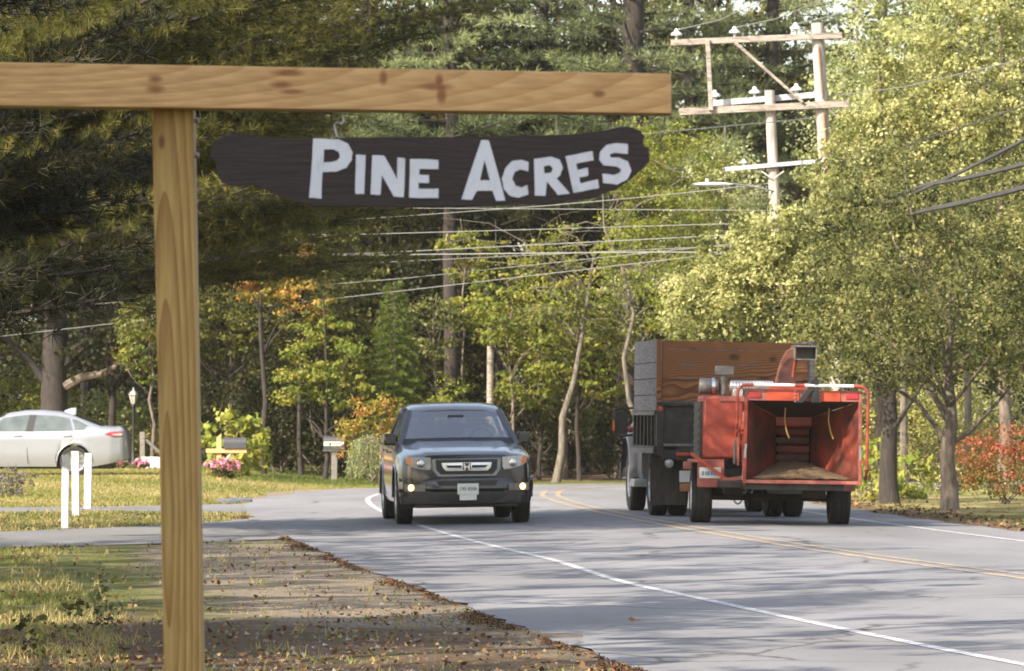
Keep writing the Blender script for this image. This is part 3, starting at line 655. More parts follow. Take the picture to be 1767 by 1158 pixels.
# ------------------------------------------------------------------ wheels and car bodies
def wheel(parent, c, r, w, side, rimmat, spokes=10, rim_r=.62, name='tyre', dual=False):
    """axle along local x; side = +1/-1 outer face"""
    mb = MB(); h = w/2; n = 30
    prof = [(r*rim_r, -h*.85), (r*.80, -h), (r*.95, -h*.94), (r*.985, -h*.80), (r, -h*.6), (r*.985, -h*.55), (r*.985, -h*.48), (r, -h*.42), (r, -h*.1), (r*.985, -h*.05), (r*.985, h*.05),
            (r, h*.1), (r, h*.42), (r*.985, h*.48), (r*.985, h*.55), (r, h*.6), (r*.985, h*.80), (r*.95, h*.94), (r*.80, h), (r*rim_r, h*.85)]
    mb.lathe(prof, (0, 0, 0), 'x', n, 0, True)
    t = mb.build(name, M['tyre'], parent, loc=c, smooth_ang=30)
    mb = MB(); R = r*rim_r; f = side*h*.72
    mb.lathe([(R*1.0, side*h*.80), (R*.97, side*h*.9), (R*.90, side*h*.78), (R*.86, side*h*.2), (.0001, side*h*.1)], (0, 0, 0), 'x', n)
    mb.lathe([(R*.24, f-side*.02), (R*.22, f+side*.012), (.0001, f+side*.016)], (0, 0, 0), 'x', 14)
    for k in range(spokes):
        a = 2*PI*k/spokes; p0 = (f, R*.18*math.cos(a), R*.18*math.sin(a)); p1 = (f+side*.005, R*.93*math.cos(a), R*.93*math.sin(a))
        mb.beam(p0, p1, .03*r/.35, .035, (1, 0, 0))
    for k in range(5):
        a = 2*PI*k/5; mb.lathe([(R*.035, f), (R*.035, f+side*.022), (.0001, f+side*.022)], (0, R*.13*math.cos(a), R*.13*math.sin(a)), 'x', 6)
    mb.build('rim', rimmat, t); return t
def arch(y, zb, wheels, r):
    z = zb
    for yc, zc in wheels:
        if abs(y-yc) < r: z = max(z, zc+math.sqrt(r*r-(y-yc)**2))
    return z
def quad_patch(fn, nu, nv, mb, thick=None, mi=0):
    vs = [fn(i/nu, j/nv) for j in range(nv+1) for i in range(nu+1)]
    mb.add(vs, [(j*(nu+1)+i, j*(nu+1)+i+1, (j+1)*(nu+1)+i+1, (j+1)*(nu+1)+i) for j in range(nv) for i in range(nu)], mi)
def lerp(a, b, t): return a+(b-a)*t
def interp(tbl, y):
    if y <= tbl[0][0]: return tbl[0][1]
    for (a, u), (b, v) in zip(tbl, tbl[1:]):
        if y <= b: return u+(v-u)*(y-a)/(b-a)
    return tbl[-1][1]
def stations(y0, y1, extra=(), step=.06):
    n = int((y1-y0)/step); s = [y0+(y1-y0)*i/n for i in range(n+1)]+list(extra); return sorted(set(round(v, 4) for v in s))

# ------------------------------------------------------------------ pickup
def pickup():
    cx, cy = -.70, 65.2
    R = root('pickup_truck', 'dark blue-grey crew cab pickup with lit fog lamps driving towards us', 'pickup truck', (cx, cy, road_z(cx, cy)-.002), .085)
    R.rotation_euler = (0, -.014, .085); R.scale = (.962, 1, 1)
    WH = [(0, .37), (3.1, .37)]
    wt = [(-.97, .80), (-.93, .875), (-.85, .93), (-.65, .965), (-.2, .985), (3.9, .985), (4.15, .965), (4.25, .93)]
    zt = [(-.97, .90), (-.93, .955), (-.80, 1.0), (-.4, 1.06), (0, 1.10), (.35, 1.135), (.62, 1.16), (3.0, 1.17), (3.2, 1.2), (4.25, 1.18)]
    zs = [(-.97, .86), (-.93, .90), (-.8, .93), (-.3, 1.00), (.62, 1.08), (3.2, 1.13), (4.25, 1.13)]
    def sec(y):
        w, t, s_ = interp(wt, y), interp(zt, y), interp(zs, y); b = arch(y, .30, WH, .455)
        b2 = max(b, .42); hood = .012 if y < .6 else 0
        h = [(w*.955, b), (w*.985, max(b+.01, .40)), (w, max(b+.02, .62)), (w*.992, max(b+.03, .80)), (w*.975, s_-.04), (w*.94, s_), (w*.86, lerp(s_, t, .55)), (w*.70, t-.012), (w*.62, t+hood), (0, t+.022)]
        ring = [Vector((x, y, z)) for x, z in h]; return ring+[Vector((-p.x, p.y, p.z)) for p in ring[-2::-1]]
    mb = MB(); mb.loft([sec(y) for y in stations(-.97, 4.25, (-.95, -.93, -.9, -.87), .07)], mfn=lambda c: 1 if (c.z < .455 and c.y < -.46) else 0)
    body = mb.build('body', [M['blue_grey_paint'], M['black_plastic']], R, smooth_ang=30)
    # cabin: roof, pillars
    def rsec(y, w, z): h = [(w, z-.06), (w, z-.02), (w-.05, z+.01), (w*.6, z+.035), (0, z+.045)]; r = [Vector((x, y, q)) for x, q in h]; return r+[Vector((-p.x, p.y, p.z)) for p in r[-2::-1]]
    mb = MB(); mb.loft([rsec(1.20, .655, 1.55), rsec(1.30, .665, 1.59), rsec(1.5, .675, 1.635), rsec(2.0, .685, 1.665), rsec(2.6, .68, 1.66), rsec(3.0, .665, 1.615)])
    mb.build('roof', M['blue_grey_paint'], R)
    mb = MB()
    for s in (-1, 1):
        mb.beam((s*.865, .50, 1.08), (s*.665, 1.26, 1.58), .085, .06); mb.beam((s*.90, 1.95, 1.08), (s*.70, 1.98, 1.62), .05, .12, (0, 1, 0))
        mb.beam((s*.90, 3.12, 1.08), (s*.68, 2.92, 1.59), .05, .26, (0, 1, 0)); mb.box((s*.905, 1.9, 1.125), (.05, 2.7, .05))
    mb.build('pillar', M['blue_grey_paint'], R, bevel=.008)
    def ws(u, v):
        s = u*2-1; x = s*lerp(.815, .655, v); return Vector((x, lerp(.56, 1.22, v)-.09*(1-s*s), lerp(1.125, 1.565, v)+.012*(1-s*s)))
    mb = MB(); quad_patch(ws, 12, 6, mb); mb.build('windscreen', M['glass'], R)
    mb = MB(); quad_patch(lambda u, v: ws(u, v*.16-.02)+Vector((0, -.012, .004)), 12, 1, mb); mb.build('windscreen_band', M['black_plastic'], R)
    for s in (-1, 1):
        for a, b in ((.72, 1.9), (2.05, 2.98)):
            mb = MB(); at_ = min(b-.2, a+.55 if a < 1 else a); P = [Vector((s*.885, a, 1.13)), Vector((s*.885, b, 1.13)), Vector((s*.69, b, 1.59)), Vector((s*.69, at_, 1.59 if a > 1 else 1.575))]
            mb.add(P, [(0, 1, 2, 3)]); mb.build('side_window', M['glass'], R)
    mb = MB(); mb.add([Vector((-.78, 3.12, 1.15)), Vector((.78, 3.12, 1.15)), Vector((.62, 2.98, 1.56)), Vector((-.62, 2.98, 1.56))], [(0, 1, 2, 3)]); mb.build('rear_window', M['glass'], R)
    # front end
    yf = -.985
    def F(a, b, d): return Vector((a, yf-d+.16*(abs(a)**2.6), b))
    mb = MB(); mb.extr([(-.50, .925), (.50, .925), (.495, .76), (.41, .665), (-.41, .665), (-.495, .76)], F, -.02, .012); g = mb.build('grille_surround', M['surround'], R, bevel=.008)
    mb = MB(); mb.extr([(-.445, .905), (.445, .905), (.44, .77), (.375, .70), (-.375, .70), (-.44, .77)], F, .0, .018); mb.build('grille', M['black_plastic'], R)
    mb = MB()
    mb.extr([(-.365, .865), (.365, .865), (.35, .79), (.30, .745), (-.30, .745), (-.35, .79)], F, .018, .035, holes=[[(-.30, .822), (-.075, .822), (-.075, .792), (-.27, .792)], [(.075, .822), (.30, .822), (.27, .792), (.075, .792)]])
    gb = mb.build('grille_bar', M['chrome'], R, bevel=.004)
    mb = MB(); mb.extr([(-0.061, 0.858), (0.061, 0.858), (0.057, 0.793), (0.045, 0.752), (-0.045, 0.752), (-0.057, 0.793)], F, .034, .042); eb = mb.build('emblem', M['black_plastic'], R)
    mb = MB(); mb.extr([(-0.051, 0.851), (-0.033, 0.851), (-0.020, 0.814), (0.020, 0.814), (0.033, 0.851), (0.051, 0.851), (0.036, 0.759), (0.020, 0.759), (0.015, 0.797), (-0.015, 0.797), (-0.020, 0.759), (-0.036, 0.759)], F, .042, .05); mb.build('letter', M['chrome'], eb)
    for s in (-1, 1):
        def H(a, b, d, s=s): x = s*a; return Vector((x, -.975-d+.20*max(0, abs(a)-.45)**1.6+.04*(b-.8), b))
        mb = MB(); mb.extr([(.515, .935), (.70, .945), (.865, .955), (.872, .86), (.80, .81), (.66, .775), (.54, .758), (.515, .80)], H, -.03, .03); hl = mb.build('headlight', M['lamp_glass'], R, bevel=.006)
        mb = MB(); mb.extr([(.80, .945), (.862, .948), (.868, .865), (.80, .82)], H, .03, .038); mb.build('indicator', M['amber'], hl)
        mb = MB(); mb.lathe([(.062, 0), (.055, -.02), (.03, -.03), (.0001, -.032)], (s*.665, -.985, .855), 'y', 14); mb.build('reflector', M['chrome'], hl)
        mb = MB(); mb.extr([(.60, .565), (.90, .575), (.90, .47), (.60, .47)], H, .005, .045); fh = mb.build('fog_lamp_housing', M['steel'], R, bevel=.005)
        mb = MB(); mb.lathe([(.050, .0), (.047, -.018), (.03, -.03), (.0001, -.034)], (s*.80, -.97, .522), 'y', 16); mb.build('fog_lamp', M['fog_lit'], fh)
        # mirrors
        mb = MB(); mb.box((s*.985, .78, 1.185), (.20, .14, .165)); mb.beam((s*.86, .80, 1.13), (s*.93, .80, 1.15), .06, .05, (0, 0, 1)); mb.build('wing_mirror', M['blue_grey_paint'], R, bevel=.035)
    # bumper
    mb = MB()
    pr = []
    for k in range(21):
        a = -1+2*k/20; x = a*.97; y = -1.01+.20*abs(a)**3.2; pr.append([Vector((x, y+.06, .665)), Vector((x, y, .645)), Vector((x, y-.02, .60)), Vector((x, y-.02, .50)), Vector((x, y+.02, .46)), Vector((x, y+.10, .455))])
    mb.loft(pr, closed=False, caps=False); mb.build('bumper', M['blue_grey_paint'], R)
    mb = MB(); mb.extr([(-.44, .615), (.44, .615), (.41, .545), (-.41, .545)], lambda a, b, d: Vector((a, -1.038-d, b)), -.02, .006); mb.build('intake', M['black_plastic'], R)
    mb = MB(); va = []
    for k in range(21):
        a = -1+2*k/20; x = a*.955; y = -1.0+.20*abs(a)**3.2; va.append([Vector((x, y, .462)), Vector((x, y-.01, .40)), Vector((x*.97, y+.03, .29)), Vector((x*.95, y+.12, .24))])
    mb.loft(va, caps=False); mb.build('valance', M['black_plastic'], R)
    mb = MB(); mb.box((0, -.72, .35), (1.5, .4, .22)); mb.box((0, 1.6, .36), (1.5, 4.2, .18)); mb.build('underbody', M['black_plastic'], R, bevel=.02)
    mb = MB(); mb.box((.01, -1.052, .497), (.305, .014, .155)); pl = mb.build('number_plate', M['plate'], R, bevel=.003)
    mb = MB(); mb.box((.01, -1.045, .385), (.245, .010, .085)); mb.build('plate_bracket', M['plate'], R)
    text('195 4208', pl, (.01, -1.0605, .478), .066, M['plate_text'], (PI/2, 0, 0), 'plate_number')
    for s in (-1, 1):
        for yc in (0, 3.1): wheel(R, (s*.855, yc, .37), .37, .245, s, M['alloy'], 7)
        for yc in (0, 3.1):
            mb = MB(); mb.tube([(s*.975, yc+.475*math.cos(t*PI/12), .37+.475*math.sin(t*PI/12)) for t in range(0, 13)], .022, 6); mb.build('fender_flare', M['blue_grey_paint'], R)
        mb = MB(); mb.box((s*.99, 1.55, 1.0), (.03, .2, .03)); mb.box((s*.99, 2.55, 1.02), (.03, .2, .03)); mb.build('door_handle', M['blue_grey_paint'], R, bevel=.008)
    # interior
    mb = MB()
    mb.box((0, .70, 1.08), (1.5, .3, .12)); mb.build('dashboard', M['black_plastic'], R, bevel=.03)
    for s in (-1, 1):
        mb = MB(); mb.box((s*.38, 1.78, 1.05), (.52, .18, .62), Matrix.Rotation(-.2, 3, 'X')); mb.box((s*.38, 1.86, 1.47), (.26, .1, .18)); mb.box((s*.38, 1.5, .78), (.52, .5, .16)); mb.build('seat', M['seat'], R, bevel=.05)
    mb = MB(); mb.box((0, 2.75, 1.1), (1.3, .18, .6)); mb.build('rear_seat', M['seat'], R, bevel=.05)
    mb = MB(); mb.tube([(.38+.18*math.cos(a*PI/8), .98+.05*math.sin(a*PI/8), 1.15+.17*math.sin(a*PI/8)) for a in range(17)], .016, 6); mb.build('steering_wheel', M['black_plastic'], R)
    mb = MB(); mb.box((0, 1.02, 1.49), (.24, .03, .06)); mb.build('rear_view_mirror', M['black_plastic'], R, bevel=.01)
    mb = MB(); mb.add([ws(.90, .06)+Vector((0, -.012, .003)), ws(.94, .06)+Vector((0, -.012, .003)), ws(.94, .13)+Vector((0, -.012, .003)), ws(.90, .13)+Vector((0, -.012, .003))], [(0, 1, 2, 3)]); mb.build('inspection_sticker', M['plate'], R)
    return R
def text(s, parent, loc, size, m, rot=(PI/2, 0, 0), name='lettering', align='CENTER', ext=.001):
    cu = bpy.data.curves.new(name, 'FONT'); cu.body = s; cu.size = size; cu.align_x = align; cu.extrude = ext; cu.resolution_u = 3; cu.offset = size*.012
    t = bpy.data.objects.new(name, cu); COL.objects.link(t); bpy.context.view_layer.update()
    me = bpy.data.meshes.new_from_object(t.evaluated_get(bpy.context.evaluated_depsgraph_get())); bpy.data.objects.remove(t); bpy.data.curves.remove(cu)
    me.materials.clear(); me.materials.append(m)
    o = bpy.data.objects.new(name, me); COL.objects.link(o); o.location = loc; o.rotation_euler = rot; o.parent = parent; return o
PK = pickup()

def skin_body(name, joints, edges, radii, root_i, m, parent=None, sub=2):
    me = bpy.data.meshes.new(name); me.from_pydata(joints, edges, []); me.materials.append(m)
    o = bpy.data.objects.new(name, me); COL.objects.link(o)
    sk = o.modifiers.new('skin', 'SKIN'); sk.use_smooth_shade = True
    for i_, r in enumerate(radii): me.skin_vertices[0].data[i_].radius = (r, r) if not hasattr(r, '__len__') else r
    me.skin_vertices[0].data[root_i].use_root = True
    ss = o.modifiers.new('sub', 'SUBSURF'); ss.levels = ss.render_levels = sub
    bpy.context.view_layer.update(); dg = bpy.context.evaluated_depsgraph_get()
    m2 = bpy.data.meshes.new_from_object(o.evaluated_get(dg)); m2.materials.clear(); m2.materials.append(m)
    o.modifiers.clear(); o.data = m2; m2.shade_smooth()
    if parent: o.parent = parent
    return o
# driver sitting behind the wheel
DR = root('person', 'driver in a pale shirt behind the windscreen of the pickup', 'person', PK.location, 0)
DR.rotation_euler = PK.rotation_euler; DR.scale = PK.scale; dx = .38
J = [(dx, 1.50, .90), (dx, 1.54, 1.08), (dx, 1.56, 1.25), (dx, 1.56, 1.36), (dx, 1.545, 1.43), (dx, 1.53, 1.50), (dx, 1.525, 1.57),
     (dx-.17, 1.55, 1.27), (dx-.23, 1.36, 1.12), (dx-.16, 1.10, 1.22), (dx-.14, 1.02, 1.25), (dx+.17, 1.55, 1.27), (dx+.23, 1.36, 1.12), (dx+.16, 1.10, 1.22), (dx+.14, 1.02, 1.25),
     (dx-.10, 1.20, .90), (dx-.11, 1.02, .62), (dx+.10, 1.20, .90), (dx+.11, 1.02, .62)]
E_ = [(0, 1), (1, 2), (2, 3), (3, 4), (4, 5), (5, 6), (2, 7), (7, 8), (8, 9), (9, 10), (2, 11), (11, 12), (12, 13), (13, 14), (0, 15), (15, 16), (0, 17), (17, 18)]
rad = [(.17, .12), (.16, .11), (.15, .10), .055, .075, .088, .065, .062, .048, .035, .038, .062, .048, .035, .038, .085, .06, .085, .06]
skin_body('body', J, E_, rad, 0, M['skin'], DR)
skin_body('shirt', [J[i_] for i_ in (0, 1, 2, 7, 8, 11, 12)], [(0, 1), (1, 2), (2, 3), (3, 4), (2, 5), (5, 6)], [(.19, .135), (.18, .13), (.165, .118), .075, .06, .075, .06], 0, M['shirt'], DR)
mb = MB(); mb.ball((dx, 1.555, 1.545), (.088, .095, .09)); mb.build('hair', M['hair'], DR)
mb = MB(); mb.ball((dx, 1.44, 1.49), (.014, .022, .02)); mb.ball((dx-.088, 1.53, 1.49), (.012, .02, .03)); mb.ball((dx+.088, 1.53, 1.49), (.012, .02, .03)); mb.build('nose_and_ears', M['skin'], DR)
mb = MB(); [mb.ball((dx+s*.032, 1.452, 1.515), (.012, .008, .008)) for s in (-1, 1)]; mb.box((dx, 1.452, 1.445), (.045, .006, .008)); mb.build('eyes_and_mouth', M['hair'], DR)

# ------------------------------------------------------------------ silver sedan on the left
def sedan():
    Y0 = 105.0; px_rear = 127; p = at(px_rear, 822, Y0-.8)
    # local -y = front (towards image left); origin at rear axle
    R = root('parked_car', 'silver four-door sedan parked on the lawn edge behind the white stakes', 'car', (p.x, Y0, ground_z(p.x, Y0)), -PI/2+.03)
    WH = [(0, .335), (-2.85, .335)]
    zr = [(-3.80, .62), (-3.7, .70), (-3.4, .80), (-2.6, .94), (-2.35, .97), (-1.75, 1.32), (-1.5, 1.42), (-1.1, 1.475), (-.7, 1.48), (-.3, 1.44), (.0, 1.36), (.35, 1.22), (.6, 1.13), (.85, 1.11), (1.08, 1.12), (1.14, 1.06), (1.18, .9), (1.2, .55)]
    wt = [(-3.80, .62), (-3.7, .78), (-3.4, .88), (-2.8, .925), (.3, .925), (.8, .89), (1.05, .82), (1.2, .68)]
    zb = [(-3.8, .25), (-2, .21), (.4, .21), (.8, .28), (1.2, .38)]
    def belt(y): return interp([(-3.8, .62), (-3.4, .76), (-2.35, .90), (0, .985), (.6, 1.03), (1.14, 1.02), (1.2, .5)], y)
    def sec(y):
        w, t, b, bl = interp(wt, y), interp(zr, y), arch(y, interp(zb, y), WH, .395), belt(y)
        bl = min(bl, t-.02); k = max(0, t-bl-.06)
        h = [(w*.94, b), (w*.985, max(b+.01, .36)), (w, max(b+.02, .56)), (w*.985, max(b+.03, min(.80, bl-.12))), (w*.99, max(b+.035, min(.86, bl-.06))), (w*.955, bl), (w*.955-k*.30, bl+k*.5), (w*.955-k*.62-.02, bl+k), (w*.80-k*.6, t-.02), (w*.4, t), (0, t+.01)]
        h = [(max(x, .0), z) for x, z in h]
        r = [Vector((x, y, z)) for x, z in h]; return r+[Vector((-q.x, q.y, q.z)) for q in r[-2::-1]]
    mb = MB(); mb.loft([sec(y) for y in stations(-3.8, 1.2, (), .05)]); mb.build('body', M['silver_paint'], R, smooth_ang=50)
    mb = MB(); mb.box((0, -1.3, .26), (1.5, 4.3, .2)); mb.build('underbody', M['black_plastic'], R, bevel=.02)
    def side(y, z, d, s=1):
        w, t, bl = interp(wt, y), interp(zr, y), belt(y); bl = min(bl, t-.02); k = max(0, t-bl-.06)
        x = w*.955-.60*max(0, z-bl) if z > bl else lerp(w*.99, w*.955, max(0, (z-.8)/(bl-.8))) if z > .8 else w*lerp(1, .985, max(0, (z-.56)/.24)) if z > .56 else w
        return Vector((s*(x+d), y, z))
    for s in (-1, 1):
        S_ = lambda a, b, d, s=s: side(a, b, d, s)
        mb = MB(); mb.extr([(-2.05, 1.0), (-1.62, 1.32), (-1.0, 1.395), (-.4, 1.375), (-.02, 1.30), (.30, 1.16), (.34, 1.12), (.24, 1.04), (-.2, 1.015)], S_, -.01, .004); mb.build('window_trim', M['chrome'], R)
        for nm, P in (('side_window', [(-1.98, 1.01), (-1.60, 1.30), (-1.14, 1.365), (-1.02, 1.37), (-1.10, 1.005)]), ('side_window', [(-.86, 1.37), (-.42, 1.35), (-.12, 1.295), (-.04, 1.02), (-.93, 1.005)]), ('side_window', [(-.06, 1.285), (.10, 1.235), (.29, 1.14), (.20, 1.045), (.02, 1.025)])):
            mb = MB(); mb.extr(P, S_, .004, .009); mb.build(nm, M['dark_glass'], R)
        mb = MB(); mb.extr([(-1.10, 1.005), (-1.02, 1.37), (-.86, 1.37), (-.93, 1.005)], S_, .004, .010); mb.build('door_pillar', M['black_plastic'], R)
        for yy in (-1.28, -.16):
            mb = MB(); mb.beam(side(yy-.10, .90, .02, s), side(yy+.10, .905, .02, s), .03, .03); mb.build('door_handle', M['silver_paint'], R, bevel=.008)
        mb = MB()
        for P in ([(-1.02, .995), (-1.06, .6), (-1.04, .28)], [(.1, 1.0), (.0, .86), (-.30, .62), (-.42, .45), (-.42, .30)], [(-2.2, .9), (-2.3, .6), (-2.25, .3)]):
            mb.tube([side(a, b, .001, s) for a, b in P], .006, 4)
        mb.build('door_gap', M['black_plastic'], R)
        mb = MB(); mb.extr([(.68, .945), (.80, .985), (1.06, 1.0), (1.10, .88), (.86, .885)], S_, -.03, .035); tl = mb.build('tail_light', M['red_lens'], R)
        mb = MB(); mb.extr([(.82, .94), (1.0, .965), (1.07, .96), (1.07, .905), (.92, .905)], S_, .035, .042); mb.build('clear_lens', M['lamp_glass'], tl)
        mb = MB(); mb.tube([side(.395*math.cos(t*PI/14), .335+.395*math.sin(t*PI/14), .002, s) for t in range(15)], .013, 5); mb.build('arch_lip', M['silver_paint'], R)
        for yc in (0, -2.85): wheel(R, (s*.80, yc, .335), .335, .23, s, M['alloy'], 10, .74)
        mb = MB(); mb.box((s*1.0, -1.95, 1.02), (.2, .12, .13)); mb.build('wing_mirror', M['silver_paint'], R, bevel=.03)
        mb = MB(); mb.lathe([(.05, 0), (.05, .14), (.04, .14), (.04, 0)], (s*.58, 1.05, .34), 'y', 12, 0, True); mb.build('exhaust_pipe', M['chrome'], R)
    mb = MB(); mb.loft([[Vector((-.02, -.28, 1.445)), Vector((.02, -.28, 1.445)), Vector((0, -.28, 1.47))], [Vector((-.03, -.12, 1.40)), Vector((.03, -.12, 1.40)), Vector((0, -.12, 1.53))], [Vector((-.02, -.02, 1.37)), Vector((.02, -.02, 1.37)), Vector((0, -.02, 1.53))]]); mb.build('roof_antenna', M['silver_paint'], R)
    mb = MB(); mb.box((0, 1.09, 1.125), (1.3, .16, .022)); mb.build('boot_spoiler', M['black_plastic'], R, bevel=.006)
    mb = MB(); quad_patch(lambda u, v: Vector(((u*2-1)*lerp(.62, .52, v), lerp(.62, -.05, v), lerp(1.145, 1.392, v)+.008+.012*math.sin(v*PI))), 8, 4, mb); mb.build('rear_window', M['dark_glass'], R)
    mb = MB(); quad_patch(lambda u, v: Vector(((u*2-1)*lerp(.70, .56, v), lerp(-2.33, -1.6, v), lerp(.985, 1.395, v)+.02)), 8, 4, mb); mb.build('windscreen', M['dark_glass'], R)
    return R
sedan()

# ------------------------------------------------------------------ dump truck
def dump_truck():
    cx, cy = 3.25, 68.0
    R = root('dump_truck', 'old dump truck with brown wooden plank box seen from behind', 'dump truck', (cx, cy, road_z(cx+.2, cy+1)-.004), .085)
    R.rotation_euler = (0, .012, .085)
    HW, LB, ZB = 1.125, 3.05, 1.55
    pr = M['plank_rear']; zz = [2.595, 2.46, 2.25, 2.03]
    for a, b in zip(zz, zz[1:]+[1.70]):
        mb = MB(); n = 14; t = []
        rough = .012 if b == 2.03 else .003
        up = [(lerp(-HW+.05, HW-.05, i/n), a-.004+(random.uniform(-rough, rough) if a != 2.595 else -.02*i/n)) for i in range(n+1)]
        dn = [(lerp(-HW+.05, HW-.05, i/n), b+.004+random.uniform(-rough, rough)) for i in range(n+1)]
        dy = .03 if b < 1.9 else 0
        mb.extr(dn+up[::-1], lambda x, z, d: Vector((x, d+dy, z)), .0, .045); mb.build('plank', pr, R)
    for s in (-1, 1):
        Z = [2.61, 2.27, 2.03, 1.79, ZB]
        for a, b in zip(Z, Z[1:]):
            mb = MB(); mb.box((s*(HW-.0), LB/2+.03, (a+b)/2), (.045, LB-.04, a-b-.012)); mb.build('side_plank', M['plank_side'], R, bevel=.004)
        mb = MB(); mb.box((s*(HW+.005), .0, 2.09), (.07, .09, 1.04)); mb.build('corner_board', M['grey_wood'] if s > 0 else M['plank_rear'], R, bevel=.005)
        # steel lower side with stake ribs and wooden sill
        mb = MB(); mb.box((s*(HW-.04), LB/2, 1.26), (.03, LB, .56)); mb.box((s*(HW+.01), LB/2, 1.53), (.10, LB, .07)); mb.box((s*(HW+.01), LB/2, .99), (.12, LB, .10))
        for k in range(7): mb.box((s*(HW+.0), .12+k*(LB-.2)/6, 1.26), (.08, .07, .50))
        mb.build('side_frame', M['black_steel'], R, bevel=.006)
        mb = MB(); mb.box((s*(HW+.045), LB/2, 1.515), (.06, LB*.96, .045)); mb.build('side_rail', M['grey_wood'], R, bevel=.004)
        mb = MB(); mb.box((s*(HW+.055), LB/2, .965), (.05, LB*.98, .07)); mb.build('sill_board', M['grey_wood'], R, bevel=.004)
        mb = MB(); mb.lathe([(.04, 0), (.038, -.02), (.0001, -.028)], (s*(HW-.02), -.045, 1.585), 'y', 10); mb.build('marker_light', M['red_bright'], R)
    mb = MB(); mb.box((0, LB+.02, 2.05), (2*HW, .05, 1.15)); mb.build('front_board', M['plank_side'], R)
    mb = MB(); mb.box((0, .03, 1.38), (2*HW-.12, .03, .60)); mb.box((0, .0, 1.655), (2*HW+.0, .07, .05)); mb.box((0, 0, 1.075), (2*HW+.02, .08, .06))
    for s in (-1, 1): mb.box((s*(HW-.02), 0, 1.3), (.10, .10, .78))
    for x in (-.55, 0, .55): mb.box((x, .01, 1.37), (.06, .05, .52))
    mb.build('tailgate', M['black_steel'], R, bevel=.006)
    mb = MB(); mb.box((0, -.045, 1.062), (2*HW-.15, .02, .035)); mb.build('tailgate_edge', M['steel'], R)
    mb = MB(); mb.box((0, LB/2, .96), (1.0, LB, .12)); mb.box((-.42, 2.6, .82), (.12, 6.4, .22)); mb.box((.42, 2.6, .82), (.12, 6.4, .22)); mb.box((0, .05, .91), (2.1, .12, .14)); mb.box((0, .15, .62), (.9, .08, .22))
    mb.tube([(-.95, 1.0, .46), (.95, 1.0, .46)], .10, 10); mb.ball((0, 1.0, .46), (.24, .22, .22)); mb.tube([(-.9, 4.55, .46), (.9, 4.55, .46)], .06, 8)
    mb.box((0, LB+.25, 1.2), (1.9, .15, .5)); mb.build('chassis', M['black_steel'], R, bevel=.01)
    for x0, x1, z0, z1 in ((-1.215, -.665, .17, .88), (.52, 1.12, .28, .88)):
        mb = MB(); mb.extr([(x0, z1), (x1, z1), (x1, z0+.01), (x0+.02, z0)], lambda a, b, d: Vector((a, .30+d+.03*math.sin(b*5), b)), 0, .012); mb.build('mud_flap', M['rubber_flap'], R)
    mb = MB(); mb.box((-.77, -.03, .925), (.20, .03, .055)); mb.build('tail_light', M['red_bright'], R, bevel=.015)
    mb = MB(); mb.box((.77, -.03, .925), (.20, .03, .055)); mb.build('tail_light', M['red_bright'], R, bevel=.015)
    mb = MB(); mb.lathe([(.065, .03), (.068, 0), (.05, -.02), (.0001, -.03)], (-.96, -.0, .79), 'y', 14); mb.build('reversing_lamp', M['lamp_glass'], R)
    mb = MB(); mb.box((-.70, .12, .60), (.19, .012, .17)); mb.build('number_plate', M['plate'], R, bevel=.004)
    mb = MB(); mb.box((-.70, .14, .44), (.17, .03, .12)); mb.build('plate_bracket', M['rust'], R, bevel=.004)
    for s in (-1, 1):
        wheel(R, (s*1.01, 1.0, .475), .475, .245, s, M['galv'], 5, .56); wheel(R, (s*.715, 1.0, .475), .475, .245, s, M['black_steel'], 5, .56)
        wheel(R, (s*.93, 4.55, .475), .475, .25, s, M['galv'], 5, .56)
    # cab and bonnet
    def cs(y, w, z0, z1, top): h = [(w*.97, z0), (w, z0+.1), (w, lerp(z0, z1, .5)), (w*.99, z1), (w*.93 if top-z1 < .3 else w*.86, top-.1), (w*.75, top), (0, top+.03)]; r = [Vector((x, y, z)) for x, z in h]; return r+[Vector((-p.x, p.y, p.z)) for p in r[-2::-1]]
    WF = [(4.55, .47)]
    mb = MB(); S = []
    for y in stations(3.42, 6.15, (), .09):
        z0 = arch(y, .52, WF, .60); w = interp([(3.42, .98), (4.0, 1.0), (4.6, 1.0), (5.6, .92), (6.15, .78)], y)
        top = interp([(3.42, 2.30), (3.6, 2.38), (4.3, 2.38), (4.75, 2.25), (5.0, 1.55), (5.6, 1.42), (6.0, 1.28), (6.15, 1.1)], y)
        S.append(cs(y, w, z0, max(z0+.12, min(1.35, top-.1)), top))
    mb.loft(S); mb.build('cab', M['cab_paint'], R, smooth_ang=45)
    for s in (-1, 1):
        mb = MB(); n = 16; A = []
        for k in range(n+1):
            t = PI*k/n; yy, zz_ = 4.55+.66*math.cos(t), .47+.64*math.sin(t)*(1.15 if True else 1)
            A.append([Vector((s*.80, yy, zz_+.07)), Vector((s*1.02, yy, zz_+.07)), Vector((s*1.10, yy, zz_+.02)), Vector((s*1.115, yy, zz_-.06))])
        mb.loft(A, caps=False); mb.build('front_fender', M['cab_paint'], R)
        mb = MB(); mb.add([Vector((s*1.005, 3.55, 1.42)), Vector((s*1.005, 4.5, 1.42)), Vector((s*.90, 4.35, 2.18)), Vector((s*.90, 3.6, 2.18))], [(0, 1, 2, 3)]); mb.build('side_window', M['dark_glass'], R)
        mb = MB(); mb.box((s*.99, 3.75, .45), (.22, .75, .12)); mb.build('step', M['galv'], R, bevel=.01)
        # mirror frame: bent tube with glass
        x = s*1.25
